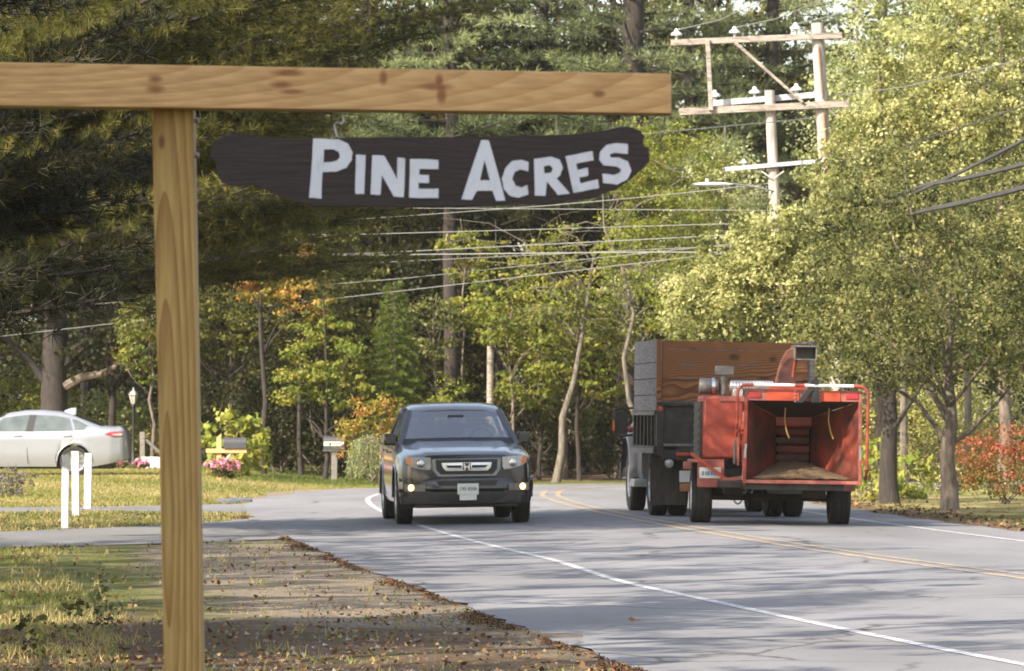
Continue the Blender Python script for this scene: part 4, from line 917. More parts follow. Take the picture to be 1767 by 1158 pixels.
        mb = MB(); mb.tube([(s*1.0, 3.95, 1.60), (x-s*.02, 3.95, 1.60), (x+s*.09, 3.95, 1.58), (x+s*.11, 3.95, 1.52), (x+s*.11, 3.95, 1.24), (x+s*.09, 3.95, 1.18), (x-s*.02, 3.95, 1.16), (s*1.0, 3.95, 1.20)], .02, 6); mr = mb.build('mirror', M['black_plastic'], R)
        mb = MB(); mb.box((x, 3.93, 1.37), (.20, .04, .36)); mb.build('mirror_glass', M['black_plastic'], mr, bevel=.01)
        mb = MB(); mb.box((x+s*.115, 3.91, 1.33), (.03, .03, .16)); mb.build('mirror_reflector', M['amber'], mr)
        mb = MB(); mb.ball((s*1.08, 4.2, 1.27), (.09, .06, .05)); mb.build('fender_lamp', M['red_dusty'], R)
    mb = MB(); mb.box((0, 6.22, .62), (2.0, .16, .28)); mb.build('front_bumper', M['chrome'], R, bevel=.03)
    mb = MB(); mb.box((0, 4.72, 1.95), (1.6, .03, .55), Matrix.Rotation(.45, 3, 'X')); mb.build('windscreen', M['dark_glass'], R)
    return R
dump_truck()

# ------------------------------------------------------------------ wood chipper trailer
def chipper():
    cx, cy = 3.56, 64.6
    R = root('wood_chipper', 'red towed wood chipper with open feed hopper facing the camera', 'wood chipper', (cx, cy, road_z(cx, cy)-.012), .02)
    R.rotation_euler = (0, .016, .02)
    C0, HWm, Ym, Z0, Z1 = .335, .775, -1.65, .63, 1.72
    tx0, tx1, tz0, tz1, Yt = .06, .55, .84, 1.34, -.45
    mo = [Vector((C0-HWm, Ym, Z0)), Vector((C0+HWm, Ym, Z0)), Vector((C0+HWm, Ym, Z1)), Vector((C0-HWm, Ym, Z1))]
    th = [Vector((tx0, Yt, tz0)), Vector((tx1, Yt, tz0)), Vector((tx1, Yt, tz1+.15)), Vector((tx0, Yt, tz1+.15))]
    def wall(i, j, nm, m, t=.02):
        a, b, c, d = mo[i], mo[j], th[j], th[i]; n = (b-a).cross(d-a).normalized()*t
        mb = MB(); mb.hexa([a, a+n, d, d+n, b, b+n, c, c+n]); mb.build(nm, m, R, bevel=.003)
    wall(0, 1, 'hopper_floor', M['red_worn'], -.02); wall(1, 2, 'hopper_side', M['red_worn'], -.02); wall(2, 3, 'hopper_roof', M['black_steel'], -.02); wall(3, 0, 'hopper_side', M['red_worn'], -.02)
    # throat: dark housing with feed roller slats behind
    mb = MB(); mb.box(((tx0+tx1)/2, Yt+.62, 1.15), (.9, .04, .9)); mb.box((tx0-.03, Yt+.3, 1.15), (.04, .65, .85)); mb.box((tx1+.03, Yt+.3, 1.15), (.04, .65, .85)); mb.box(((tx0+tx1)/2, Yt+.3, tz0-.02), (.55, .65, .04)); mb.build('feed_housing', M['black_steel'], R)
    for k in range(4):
        mb = MB(); mb.box(((tx0+tx1)/2, Yt+.10+.03*k, tz0+.09+.12*k), (.47, .03, .085)); mb.build('feed_slat', M['inside_shade'] if k % 2 == 0 else M['red_worn'], R, bevel=.006)  # every other slat takes the shaded-inside colour
    mb = MB(); n = 16; vs = []
    for j in range(6):
        for i_ in range(n+1):
            v = j/5; a = mo[0].lerp(th[0], v*.95+.03); b = mo[1].lerp(th[1], v*.95+.03); q = a.lerp(b, .06+.88*i_/n); vs.append(q+Vector((0, 0, .012+.02*random.random()+.03*math.sin(PI*i_/n)*v)))
    mb.add(vs, [(j*(n+1)+i_, j*(n+1)+i_+1, (j+1)*(n+1)+i_+1, (j+1)*(n+1)+i_) for j in range(5) for i_ in range(n)])
    cp = mb.build('chip_litter', M['chips'], R, smooth_ang=5); cp['kind'] = 'stuff'
    # frame of the mouth
    mb = MB(); mb.box((C0, Ym, Z0-.02), (2*HWm+.06, .06, .05)); mb.build('mouth_lip', M['red_dusty'], R, bevel=.008)
    for s in (-1, 1):
        mb = MB(); mb.beam((C0+s*(HWm+.012), Ym, Z0-.05), (C0+s*(HWm-.0), Ym-.0, Z1+.02), .045, .07, (0, 1, 0)); mb.build('mouth_post', M['red_dusty'] if s > 0 else M['red'], R, bevel=.006)
        mb = MB(); mb.beam((C0+s*(HWm+.03), Ym+.02, Z0+.0), (C0+s*(HWm+.0), Ym-.045, 1.12), .03, .03); mb.build('edge_guard', M['galv'], R)
    zt = 1.785
    mb = MB(); mb.box((C0, Ym, zt), (2*HWm+.05, .05, .15)); hb = mb.build('header_bar', M['red_dusty'], R, bevel=.006)
    for x, w in ((-.26, .44), (.36, .32)):
        mb = MB(); mb.box((C0+x-.02, Ym-.03, zt), (w, .014, .145)); mb.build('header_panel', M['red_bright'], hb, bevel=.004)
    for s in (-1, 1):
        mb = MB(); mb.box((C0+s*.66, Ym-.03, zt), (.17, .02, .075)); mb.build('tail_light', M['red_lens'], hb, bevel=.006)
    # black control arm
    mb = MB(); X = lambda px: at(px, 700, 62.9).x-cx
    Zp = lambda py: EYE+(710-py)/127.2
    mb.extr([(X(1366), Zp(699)), (X(1376), Zp(699)), (X(1394), Zp(677)), (X(1391), Zp(698)), (X(1405), Zp(698)), (X(1404), Zp(660)), (X(1400), Zp(656)), (X(1392), Zp(657)), (X(1388), Zp(668))], lambda a, b, d: Vector((a, Ym-.05-d, b)), 0, .06, holes=[[(X(1395), Zp(680)), (X(1396), Zp(672)), (X(1398), Zp(680))]])
    mb.tube([(X(1398), Ym-.14, Zp(661)), (X(1398), Ym+.05, Zp(661))], .045, 12); mb.build('control_arm', M['black_paint'], R, bevel=.004)
    mb = MB()
    for x in (1364, 1407):
        for y in (678, 684, 690, 697): mb.ball((X(x), Ym-.055, Zp(y)), (.011, .008, .011), 6, 4)
    mb.build('bolt', M['galv'], R)
    # tubular guard rail round the hopper
    xl, xr, zr_ = X(1264), X(1490), 1.925; yb = Ym-.10
    def bend(p, q, r, k=5):
        return None
    L1 = [(xl, yb+.15, 1.22), (xl, yb, 1.40), (xl, yb, 1.80)]+[(xl+.12-.12*math.cos(a), yb, 1.80+.12*math.sin(a)) for a in (.4, .8, 1.2, 1.57)]+[(xl+.22, yb, zr_)]
    L2 = [(xr, yb+.2, .66), (xr-.005, yb, .80), (xr, yb, 1.80)]+[(xr-.12+.12*math.cos(a), yb, 1.80+.12*math.sin(a)) for a in (.4, .8, 1.2, 1.57)]+[(xr-.2, yb, zr_)]
    for L_ in (L1, L2, [(X(1363), yb, zr_), (X(1380), yb, zr_)]):
        mb = MB(); mb.tube(L_, .0225, 8); mb.build('guard_rail', M['red'], R)
    for a_, b_ in ((xl+.22, X(1363)), (X(1380), xr-.2)):
        mb = MB(); mb.tube([(a_, yb, zr_), (b_, yb, zr_)], .021, 8); mb.build('white_rail', M['white_paint'], R)
    for s, x in ((-1, xl), (1, xr)):
        mb = MB(); mb.beam((x, yb, 1.3 if s < 0 else .9), (C0+s*HWm, Ym+.04, 1.3 if s < 0 else .9), .03, .03); mb.build('rail_bracket', M['red'], R)
    # engine box
    mb = MB(); mb.box((-.675, .15, 1.335), (.56, 1.4, .87)); eb = mb.build('engine_cover', M['red'], R, bevel=.035)
    mb = MB(); mb.box((-.975, .15, 1.30), (.05, 1.3, .78)); mb.build('side_grille', M['black_steel'], eb, bevel=.005)
    for k in range(6):
        mb = MB(); mb.box((-1.005, .15, 1.02+.11*k), (.02, 1.1, .035)); mb.build('louvre', M['black_steel'], eb)
    mb = MB(); mb.box((-.55, -.56, 1.73), (.36, .02, .07)); mb.build('top_flange', M['red_dusty'], eb, bevel=.004)
    for x, z, h, m in ((-.47, 1.12, .62, 'red_dusty'), (-.40, 1.18, .75, 'red_dusty'), (-.345, 1.30, .95, 'red'), (-.52, 1.0, .34, 'steel')):
        mb = MB(); mb.box((x, -.66+.05*abs(x), z), (.035, .05, h)); mb.build('upright', M[m], R, bevel=.006)
    mb = MB(); mb.box((-.40, -.90, 1.30), (.10, .10, .11)); mb.ball((-.40, -.90, 1.36), (.055, .055, .07)); mb.build('beacon', M['red_bright'], R, bevel=.01)
    mb = MB(); mb.tube([(-.40, -.9, .75), (-.40, -.9, 1.26)], .03, 8); mb.box((-.40, -.92, 1.1), (.09, .07, .12)); mb.build('beacon_post', M['red'], R)
    mb = MB(); mb.box((-.30, -.75, 1.15), (.10, .7, 1.0)); mb.build('side_plate', M['red'], R, bevel=.01)
    mb = MB(); mb.box((.35, -.1, 1.6), (.9, .7, .5)); mb.box((.5, .5, 1.15), (.8, 1.0, .9)); mb.build('rotor_housing', M['red'], R, bevel=.04)
    # exhaust, filter, tank
    mb = MB(); mb.lathe([(.0001, 0), (.105, .01), (.115, .03), (.115, .25), (.105, .27), (.0001, .28)], (-.98, .2, 1.905), 'x', 18); mb.build('muffler', M['steel'], R)
    mb = MB(); mb.lathe([(.120, 0), (.120, .05)], (-.80, .2, 1.905), 'x', 18); mb.build('muffler_band', M['chrome'], R)
    mb = MB(); mb.tube([(-.635, .2, 1.78), (-.635, .2, 2.08)], .055, 12); mb.box((-.62, .2, 2.125), (.26, .16, .13)); mb.build('air_cleaner', M['steel'], R, bevel=.015)
    mb = MB(); pf = [(.0001, 0)]+[(.075+(.006 if k % 2 else 0), .02+k*.022) for k in range(28)]+[(.0001, .66)]; mb.lathe(pf, (-.56, .15, 1.915), 'x', 14); mb.build('flexible_duct', M['galv'], R, smooth_ang=20)
    mb = MB(); mb.box((-.45, .0, 1.79), (.14, .3, .16)); mb.build('bracket', M['galv'], R, bevel=.01)
    # discharge chute
    def rect(c, w, h, ax): # section with centre c, width along x-ish, thickness
        c = Vector(c); ax = Vector(ax).normalized(); n = Vector((0, 1, 0)); u = ax.cross(n).normalized(); return [c-u*w/2-n*h/2, c+u*w/2-n*h/2, c+u*w/2+n*h/2, c-u*w/2+n*h/2]
    mb = MB(); mb.loft([rect((.20, .0, 1.75), .30, .24, (0, 0, 1)), rect((.215, 0, 2.02), .26, .24, (.03, 0, 1)), rect((.25, 0, 2.22), .22, .24, (.2, 0, 1)), rect((.30, 0, 2.35), .20, .24, (.6, 0, .8)), rect((.38, 0, 2.41), .18, .24, (1, 0, .25))]); ch = mb.build('discharge_chute', M['rust_red'], R, bevel=.008)
    mb = MB(); mb.extr([(.11, 1.96), (.33, 1.96), (.335, 2.22), (.33, 2.33), (.24, 2.30), (.155, 2.20), (.125, 2.08)], lambda a, b, d: Vector((a, -.121-d, b)), 0, .006); mb.build('chute_shade_panel', M['inside_shade'], ch)  # dark sheet standing in for the shaded inside of the open chute
    mb = MB(); w, x0, z0 = .30, .48, 2.38
    mb.box((x0, -.02, z0+.098), (w+.06, .40, .02)); mb.box((x0, -.02, z0-.085), (w, .36, .02)); mb.box((x0-w/2-.005, -.02, z0), (.03, .38, .19)); mb.box((x0+w/2, -.02, z0), (.02, .36, .19)); mb.box((x0, .17, z0), (w, .02, .19)); mb.build('chute_hood', M['steel'], ch, bevel=.003)
    mb = MB(); mb.tube([(.33, -.15, 2.28), (.30, -.17, 2.05)], .012, 6); mb.build('chute_lever', M['red_bright'], ch)
    mb = MB(); mb.box((.30, .0, 1.90), (.6, .35, .07)); mb.build('chute_collar', M['red'], R, bevel=.01)
    # running gear
    mb = MB(); mb.box((.0, .3, .56), (1.5, 2.8, .10)); mb.box((C0-.1, -1.15, .54), (1.35, .9, .09)); mb.tube([(-.85, 0, .37), (.9, 0, .37)], .05, 10); mb.box((.0, 2.6, .56), (.14, 2.6, .12)); mb.box((.62, -.2, .45), (.3, .5, .16)); mb.box((-.5, -.1, .47), (.25, .6, .14)); mb.build('chassis', M['black_steel'], R, bevel=.01)
    wheel(R, (-.94, 0, .385), .385, .29, -1, M['white_paint'], 6, .58); wheel(R, (.985, 0, .385), .385, .29, 1, M['white_paint'], 6, .58)
    mb = MB(); mb.box((-.93, .0, .865), (.34, 1.1, .04)); mb.box((-.84, -.58, .70), (.37, .04, .39)); fd = mb.build('fender', M['red_dusty'], R, bevel=.008)
    mb = MB(); mb.box((.97, .0, .80), (.36, 1.0, .04)); mb.box((.97, -.55, .55), (.36, .04, .14)); mb.box((.97, -.52, .68), (.36, .03, .26)); mb.build('fender', M['red_dusty'], R, bevel=.008)
    mb = MB(); mb.box((-.85, -.608, .705), (.30, .012, .15)); np_ = mb.build('number_plate', M['plate'], fd, bevel=.003)
    mb = MB()
    for k, (x, w) in enumerate(((-.95, .03), (-.91, .02), (-.875, .035), (-.83, .03), (-.79, .02), (-.755, .03))): mb.box((x, -.6155, .70), (w, .003, .06))
    mb.build('plate_marks', M['plate_blue'], np_)
    mb = MB(); mb.box((-1.15, -.3, .80), (.10, .3, .11)); mb.build('side_marker', M['red_dusty'], fd, bevel=.01)
    mb = MB(); mb.beam((-1.13, -.72, .975), (-.60, -.72, .60), .045, .03, (0, 1, 0)); mb.build('safety_bar', M['red_bright'], R, bevel=.006)
    mb = MB(); mb.beam((-.72, -.75, .60), (-.35, -.85, .66), .05, .12, (0, 1, 0)); mb.build('bar_bracket', M['red_dusty'], R, bevel=.006)
    for x in (.12, .72):
        mb = MB(); mb.tube([(x, Ym+.35, 1.62), (x-.01, Ym+.33, 1.45), (x+.02, Ym+.32, 1.30), (x+.06, Ym+.33, 1.20)], .011, 6); mb.build('pull_cord', M['yellow_rope'], R)
    for k in range(2):
        mb = MB(); mb.tube([(-.45+.1*k+.28*t, 1.6, .50-.26*math.sin(PI*t)*(1-.2*k)) for t in [i_/12 for i_ in range(13)]], .012, 5); mb.build('safety_chain', M['galv'], R)
    return R
chipper()

# ------------------------------------------------------------------ PINE ACRES sign
YS = 10.0
def sgn(px, py, d=0): p = at(px, py, YS+(px-760)/8000*YS*.10); return p+Vector((0, -d, 0))
kn = lambda px, py, rx, rz: ((at(px, py, YS).x, 0, at(px, py, YS).z), (rx*1.7/8000*YS, .3, rz*1.5/8000*YS))
SG = root('sign_frame', 'new pine post and crossbeam holding up the hanging name board', 'sign frame', (0, YS+.04, 0))
def rel(v): return Vector(v)-Vector((0, YS+.04, 0))
w_beam = woodmat('new_pine_beam', (.58, .375, .18), (.47, .275, .12), 'X', (0, .16, -2.36), (0, .012, .03), 20, distort=1.2,
    knots=[kn(272, 140, 9, 6), kn(272, 157, 12, 6), kn(500, 128, 20, 5), kn(487, 148, 14, 5), kn(505, 160, 16, 4), kn(662, 135, 5, 10), kn(758, 138, 5, 8), kn(752, 150, 20, 5), kn(762, 165, 6, 12), kn(1034, 160, 8, 5)], knotcol=(.20, .07, .03))
w_post = woodmat('new_pine_post', (.40, .275, .105), (.27, .15, .055), 'Z', (.725, .115, 0), (.055, .012, 0), 24, distort=.9,
    knots=[kn(279, 245, 4, 10)], knotcol=(.12, .04, .02))
mb = MB(); D = .089
def bp_(px, py, d): return rel(sgn(px, py)+Vector((0, d, 0)))
mb.hexa([bp_(-130, 181, 0), bp_(-130, 105, 0), bp_(-130, 181, D), bp_(-130, 105, D), bp_(1159, 196, 0), bp_(1158, 127, 0), bp_(1159, 196, D), bp_(1158, 127, D)]); mb.build('crossbeam', w_beam, SG, bevel=.002)
mb = MB(); pb = lambda px, py, d: rel(at(px, py, YS)+Vector((0, d, 0)))
bl, br = (282.5, 352.5); zb = rel((0, YS, -.3)).z
q = 1640
lo_l = at(262+(283-262)*(q-187)/(1158-187), q, YS); lo_r = at(333+(349-333)*(q-187)/(1158-187), q, YS)
mb.hexa([rel(lo_l), pb(262, 186.5, 0), rel(lo_l)+Vector((0, D, 0)), pb(262, 186.5, D), rel(lo_r), pb(333, 187.5, 0), rel(lo_r)+Vector((0, D, 0)), pb(333, 187.5, D)]); mb.build('post', w_post, SG, bevel=.002)
for py in (206, 266):
    mb = MB(); c = pb(336, py, .045); mb.lathe([(.0001, .006), (.006, .006), (.006, -.006)], c, 'x', 8); mb.build('bolt_head', M['galv'], SG)
mb = MB(); hk = [(590, 196), (592, 206), (588, 212), (579, 209), (575, 214), (577, 222), (580, 234)]
mb.tube([sgn(a, b, -.04) for a, b in hk], .0026, 6)
hk_o = mb.build('hanging_hook', M['galv']); tag(hk_o, 'pale bent metal hook above the letter P of the name board', 'hook')
mb = MB(); mb.tube([sgn(960, 194, -.04), sgn(961, 236, -.04)], .0013, 5); hk_o = mb.build('hanging_wire', M['galv']); tag(hk_o, 'thin wire tying the name board to the beam above the R', 'hook')
ZS = 2.20875
def zc(a, b): return (340+a/ZS, 190+b/ZS)
outl = [(48, 150), (60, 125), (105, 95), (160, 88), (230, 100), (330, 108), (440, 106), (700, 102), (1000, 104), (1200, 98), (1400, 94), (1540, 82), (1590, 68), (1640, 62), (1690, 78), (1705, 100), (1700, 130), (1722, 150), (1727, 190), (1710, 215), (1680, 240), (1600, 300), (1500, 335), (1350, 358), (1150, 362), (900, 368), (600, 366), (450, 366), (340, 340), (230, 290), (180, 284), (130, 290), (95, 275), (70, 240), (78, 200), (50, 180)]
def rough(P, amp, k=5):
    out = []
    for i_ in range(len(P)):
        a, b = P[i_], P[(i_+1) % len(P)]
        for j in range(k):
            t = j/k; out.append((lerp(a[0], b[0], t)+random.uniform(-amp, amp), lerp(a[1], b[1], t)+random.uniform(-amp, amp)))
    return out
SB = root('name_board', 'dark brown live-edge board hanging under the beam with white lettering', 'sign', tuple(sgn(740, 290)))
o3 = Vector(SB.location)
fnb = lambda a, b, d: sgn(*zc(a, b), d)-o3
mb = MB(); mb.extr(rough(outl, 1.6), fnb, -.028, 0); bd = mb.build('board', M['sign_board'], SB, bevel=.0015)
LET = [('P', [(443, 108), (540, 112), (575, 128), (592, 160), (590, 190), (570, 220), (530, 235), (478, 236), (474, 338), (428, 334), (437, 220)], [(484, 150), (520, 150), (540, 160), (545, 178), (535, 192), (515, 198), (482, 200)]),
 ('I', [(606, 170), (642, 172), (638, 320), (602, 320)], None), ('N', [(668, 172), (714, 174), (762, 262), (764, 180), (794, 184), (788, 332), (750, 330), (704, 248), (700, 324), (662, 322)], None),
 ('E', [(812, 186), (920, 190), (920, 226), (848, 224), (846, 246), (884, 248), (884, 278), (844, 278), (844, 300), (920, 300), (920, 336), (808, 334)], None),
 ('A', [(1083, 114), (1112, 116), (1176, 346), (1140, 346), (1126, 308), (1066, 308), (1048, 342), (1008, 340)], [(1096, 190), (1116, 268), (1078, 268)]),
 ('C', [(1264, 198), (1236, 190), (1200, 194), (1174, 222), (1162, 262), (1170, 302), (1194, 328), (1226, 334), (1262, 322), (1260, 286), (1235, 296), (1214, 288), (1202, 262), (1210, 236), (1232, 226), (1262, 234)], None),
 ('R', [(1284, 186), (1350, 178), (1383, 190), (1394, 220), (1385, 248), (1370, 260), (1422, 318), (1376, 324), (1334, 272), (1328, 328), (1288, 326)], [(1322, 214), (1345, 210), (1356, 222), (1350, 238), (1324, 242)]),
 ('E', [(1404, 176), (1508, 156), (1512, 192), (1446, 204), (1450, 228), (1488, 220), (1492, 250), (1456, 258), (1462, 280), (1528, 264), (1532, 298), (1434, 316)], None),
 ('S', [(1642, 130), (1600, 126), (1560, 133), (1536, 158), (1532, 188), (1548, 210), (1600, 216), (1616, 226), (1610, 240), (1590, 248), (1545, 242), (1548, 278), (1600, 284), (1640, 264), (1656, 230), (1642, 196), (1610, 182), (1578, 181), (1572, 170), (1590, 162), (1642, 168)], None)]
for ch, P, Hh in LET:
    mb = MB(); mb.extr(rough(P, .9, 3), fnb, .0002, .0022, holes=[Hh] if Hh else []); o = mb.build('letter', M['sign_letter'], SB); o['label'] = 'white painted letter '+ch

# ------------------------------------------------------------------ roadside things
for (px, py, pt, w, lab) in ((112, 912, 785, 12.5, 'nearest of three white stakes, standing in the leaf litter'), (131, 890, 779, 12.5, 'middle of three white stakes beside the driveway'), (151, 878, 782, 12.5, 'farthest of three white stakes beside the driveway')):
    Y = gy(py); b = at(px, py, Y); t = at(px+(1.5 if px != 131 else -1.0), pt, Y); ww = w/F_PX*Y
    tp = root('marker_stake', lab, 'stake', (b.x, b.y, 0), 0, 'white stakes beside the driveway')
    mb = MB(); mb.beam((0, 0, -.1), (t.x-b.x, 0, t.z), ww, ww*.6, (0, 1, 0)); mb.build('shaft', M['white_wood'], tp, bevel=.006)
def mailbox(R, c, L_, w, h, m, flag=True):
    """tunnel mailbox seen side on: long axis x"""
    mb = MB(); n = 10; prof = [(-w/2, 0)]+[(-w/2*math.cos(PI*k/n), h*.5+h*.5*math.sin(PI*k/n)) for k in range(n+1)]+[(w/2, 0)]
    S = [[Vector((x, a, b))+Vector(c) for a, b in prof] for x in (-L_/2, L_/2)]; mb.loft(S, closed=True); bx = mb.build('box', m, R, smooth_ang=40, bevel=.003)
    mb = MB(); S = [[Vector((x, a*1.06, b*1.03-.005))+Vector(c) for a, b in prof] for x in (L_/2-.015, L_/2+.02)]; mb.loft(S, closed=True); mb.build('door', m, R, bevel=.003)
    return bx
p = at(577, 832, 105)
R = root('mailbox', 'black mailbox with a white name strip on a single grey-brown post', 'mailbox', (p.x, 105, ground_z(p.x, 105)))
k = 105/F_PX; mb = MB(); mb.box((0, 0, .30), (.135, .12, .82)); mb.build('post', M['grey_wood'], R, bevel=.008)
bx = mailbox(R, (-.01, 0, .70), .47, .22, .32, M['mailbox'])
mb = MB(); mb.box((-.01, 0, .69), (.50, .20, .025)); mb.build('base_board', M['grey_wood'], R)
mb = MB(); mb.box((-.01, -.116, .845), (.45, .008, .095)); st = mb.build('name_strip', M['plate'], R)
mb = MB()
for k_ in range(9): mb.box((-.185+.038*k_, -.1215, .845+random.uniform(-.004, .004)), (random.uniform(.014, .024), .003, random.uniform(.038, .055)))
mb.build('faded_marks', M['steel'], st)
st2 = bx
mb = MB(); mb.ball((.19, -.118, .74), (.02, .008, .02)); mb.build('flag_pivot', M['galv'], R)
p = at(378, 842, 98)
R = root('mailbox', 'dark mailbox on a yellow wooden cross post above pink flowers', 'mailbox', (p.x, 98, ground_z(p.x, 98)))
mb = MB(); zt = at(378, 752, 98).z-R.location.z; mb.beam((0, 0, -.1), (.0, 0, zt-.05), .10, .10, (0, 1, 0)); mb.hexa([Vector((-.05, -.05, zt-.05)), Vector((-.05, -.05, zt-.04)), Vector((-.05, .05, zt-.05)), Vector((-.05, .05, zt-.04)), Vector((.05, -.05, zt-.05)), Vector((.05, -.05, zt+.05)), Vector((.05, .05, zt-.05)), Vector((.05, .05, zt+.05))])
wy = mat('fresh_yellow_pine', (.55, .33, .14), .7, var=.2, scale=8, stretch=(1, 1, 3)); mb.build('post', wy, R, bevel=.004)
za = at(400, 778, 98).z-R.location.z; mb = MB(); mb.box((.16, -.055, za), (.86, .02+.07, .09)); mb.build('cross_arm', wy, R, bevel=.004)
mailbox(R, (.33, -.04, za+.045), .46, .19, .235, M['mailbox'])
mb = MB(); mb.beam((.04, -.06, za-.30), (.24, -.06, za-.07), .03, .08, (0, 1, 0)); mb.build('brace', M['white_wood'], R)
p = at(230, 798, 118)
R = root('lamp_post', 'black garden lamp post with a pale lantern head on the far lawn', 'lamp post', (p.x, 118, ground_z(p.x, 118)))
H_ = at(230, 668, 118).z-R.location.z; hz = H_-.42
mb = MB(); mb.lathe([(.09, -.05), (.09, .12), (.045, .18), (.035, .5), (.03, hz-.1), (.05, hz-.06), (.03, hz)], (0, 0, 0), 'z', 12); mb.build('post', M['black_plastic'], R)
mb = MB(); mb.lathe([(.05, hz), (.105, hz+.22), (.0001, hz+.23)], (0, 0, 0), 'z', 6); ln = mb.build('lantern', M['lantern_glass'], R, smooth_ang=10)
mb = MB(); mb.lathe([(.13, hz+.22), (.08, hz+.30), (.03, hz+.34), (.02, hz+.40), (.0001, hz+.42)], (0, 0, 0), 'z', 6); mb.lathe([(.06, hz-.01), (.06, hz+.02)], (0, 0, 0), 'z', 6)
for k_ in range(6): a = PI/3*k_; mb.tube([(.052*math.cos(a), .052*math.sin(a), hz), (.112*math.cos(a), .112*math.sin(a), hz+.22)], .007, 4)
mb.build('lantern_cap', M['galv'], R, smooth_ang=10)
p = at(246, 800, 119); R = root('fence_post', 'grey wooden fence post with a slanting rail behind the lamp post', 'fence post', (p.x, 119, ground_z(p.x, 119)))
mb = MB(); mb.box((0, 0, .45), (.13, .13, .95)); mb.build('post', M['grey_wood'], R, bevel=.01)
mb = MB(); mb.tube([(.05, 0, .75), (.55, .05, .3)], .045, 7); mb.build('rail', M['grey_wood'], R)
p = at(266, 797, 117); R = root('planter', 'white plastic tub planter behind the sign post', 'planter', (p.x, 117, ground_z(p.x, 117)))
mb = MB(); mb.loft([[Vector((s*w, t*.16, z)) for s, t in ((-1, -1), (1, -1), (1, 1), (-1, 1))] for z, w in ((0, .22), (.26, .30), (.30, .31))], closed=True); mb.build('tub', M['planter'], R, bevel=.015)
mb = MB(); mb.box((0, 0, .27), (.52, .26, .05)); mb.build('soil', M['bark_dark'], R)
for k_, (px, py) in enumerate(((393, 869), (414, 867))):
    p = gp(px, py); mb = MB(); mb.loft([[Vector((w*math.cos(a)*.22, w*math.sin(a)*.16, z+.02*math.sin(3*a))) for a in [PI/5*i_ for i_ in range(10)]] for z, w in ((-.02, 1), (.04, 1), (.065, .75))], closed=True)
    o = mb.build('flat_stone', M['stone'], loc=(p.x, p.y, .01)); tag(o, ('left' if k_ == 0 else 'right')+' of two flat blue-grey stones at the driveway edge', 'stone')

# ------------------------------------------------------------------ utility poles, arms, wires
YP = 96.0
def pole(pxt, pyt, slope, r, name, label):
    t = at(pxt, pyt, YP); b = at(pxt+slope*(845-pyt), 845, YP)
    R = root(name, label, 'utility pole', (b.x, YP, 0)); mb = MB()
    mb.tube([(0, 0, -.2), ((t.x-b.x)*.5, 0, t.z*.5), (t.x-b.x, 0, t.z)], [r*1.25, r*1.1, r], 14); mb.build('shaft', M['pole_wood'], R); return R
def rl(R, px, py, dy=0): return at(px, py, YP)-Vector(R.location)+Vector((0, dy, 0))
def arm(R, a, b, w, h, m, dy, nm='crossarm'):
    mb = MB(); mb.beam(rl(R, *a, dy), rl(R, *b, dy), w, h); return mb.build(nm, m, R, bevel=.006)
def insul(R, px, py, dy, m, sc=1):
    mb = MB(); c = rl(R, px, py, dy); mb.lathe([(.0001, .11*sc), (.03*sc, .10*sc), (.04*sc, .06*sc), (.09*sc, .03*sc), (.095*sc, 0), (.03*sc, -.01), (.015, -.09*sc)], c, 'z', 12); mb.build('insulator', m, R)
P2 = pole(1410, 40, .056, .125, 'utility_pole', 'taller weathered utility pole carrying the wide wooden H-frame arms')
arm(P2, (1157, 75), (1452, 62), .11, .125, M['arm_wood'], -.16); arm(P2, (1172, 194), (1464, 180), .11, .14, M['arm_wood'], -.16)
arm(P2, (1220, 70), (1226, 192), .09, .09, M['arm_wood'], -.26, 'arm_post'); arm(P2, (1264, 72), (1384, 178), .06, .06, M['arm_wood'], -.25, 'arm_brace')
for x, y in ((1167, 62), (1267, 58), (1372, 51)): insul(P2, x, y, -.16, M['porcelain'], 1.25)
arm(P2, (1430, 190), (1472, 228), .025, .025, M['galv'], -.16, 'guy_brace')
mb = MB(); a, b = rl(P2, 1411, 80, -.128), rl(P2, 1418, 170, -.13); mb.beam(a, b, .09, .02, (1, 0, 0)); a, b = rl(P2, 1420, 195, -.13), rl(P2, 1427, 290, -.135); mb.beam(a, b, .14, .02, (1, 0, 0)); mb.build('rust_stain_plate', M['rust'], P2)
P1 = pole(1328, 156, .045, .105, 'utility_pole', 'shorter pale utility pole with white arms and the street light')
arm(P1, (1228, 178), (1431, 161), .11, .12, M['white_wood'], .16); arm(P1, (1251, 293), (1421, 278), .09, .085, M['white_wood'], -.14)
arm(P1, (1313, 296), (1330, 308), .03, .03, M['pole_wood'], -.15, 'arm_brace'); arm(P1, (1352, 296), (1336, 308), .03, .03, M['pole_wood'], -.15, 'arm_brace')
for x, y in ((1234, 166), (1303, 160), (1375, 155)): insul(P1, x, y, .16, M['porcelain'], 1.3)
for x, y in ((1283, 282), ): insul(P1, x, y, -.14, M['porcelain'], .8)
mb = MB(); mb.tube([rl(P1, 1334, 330, -.1), rl(P1, 1300, 324, -.3), rl(P1, 1262, 319, -.5)], .022, 6); la = mb.build('lamp_arm', M['galv'], P1)
mb = MB(); c = rl(P1, 1228, 320.5, -.6); mb.ball(c, (.42, .12, .045), 14, 6); mb.lathe([(.035, .03), (.035, .09), (.0001, .1)], c+Vector((-.12, 0, .02)), 'z', 8); mb.build('lamp_head', M['porcelain'], la)
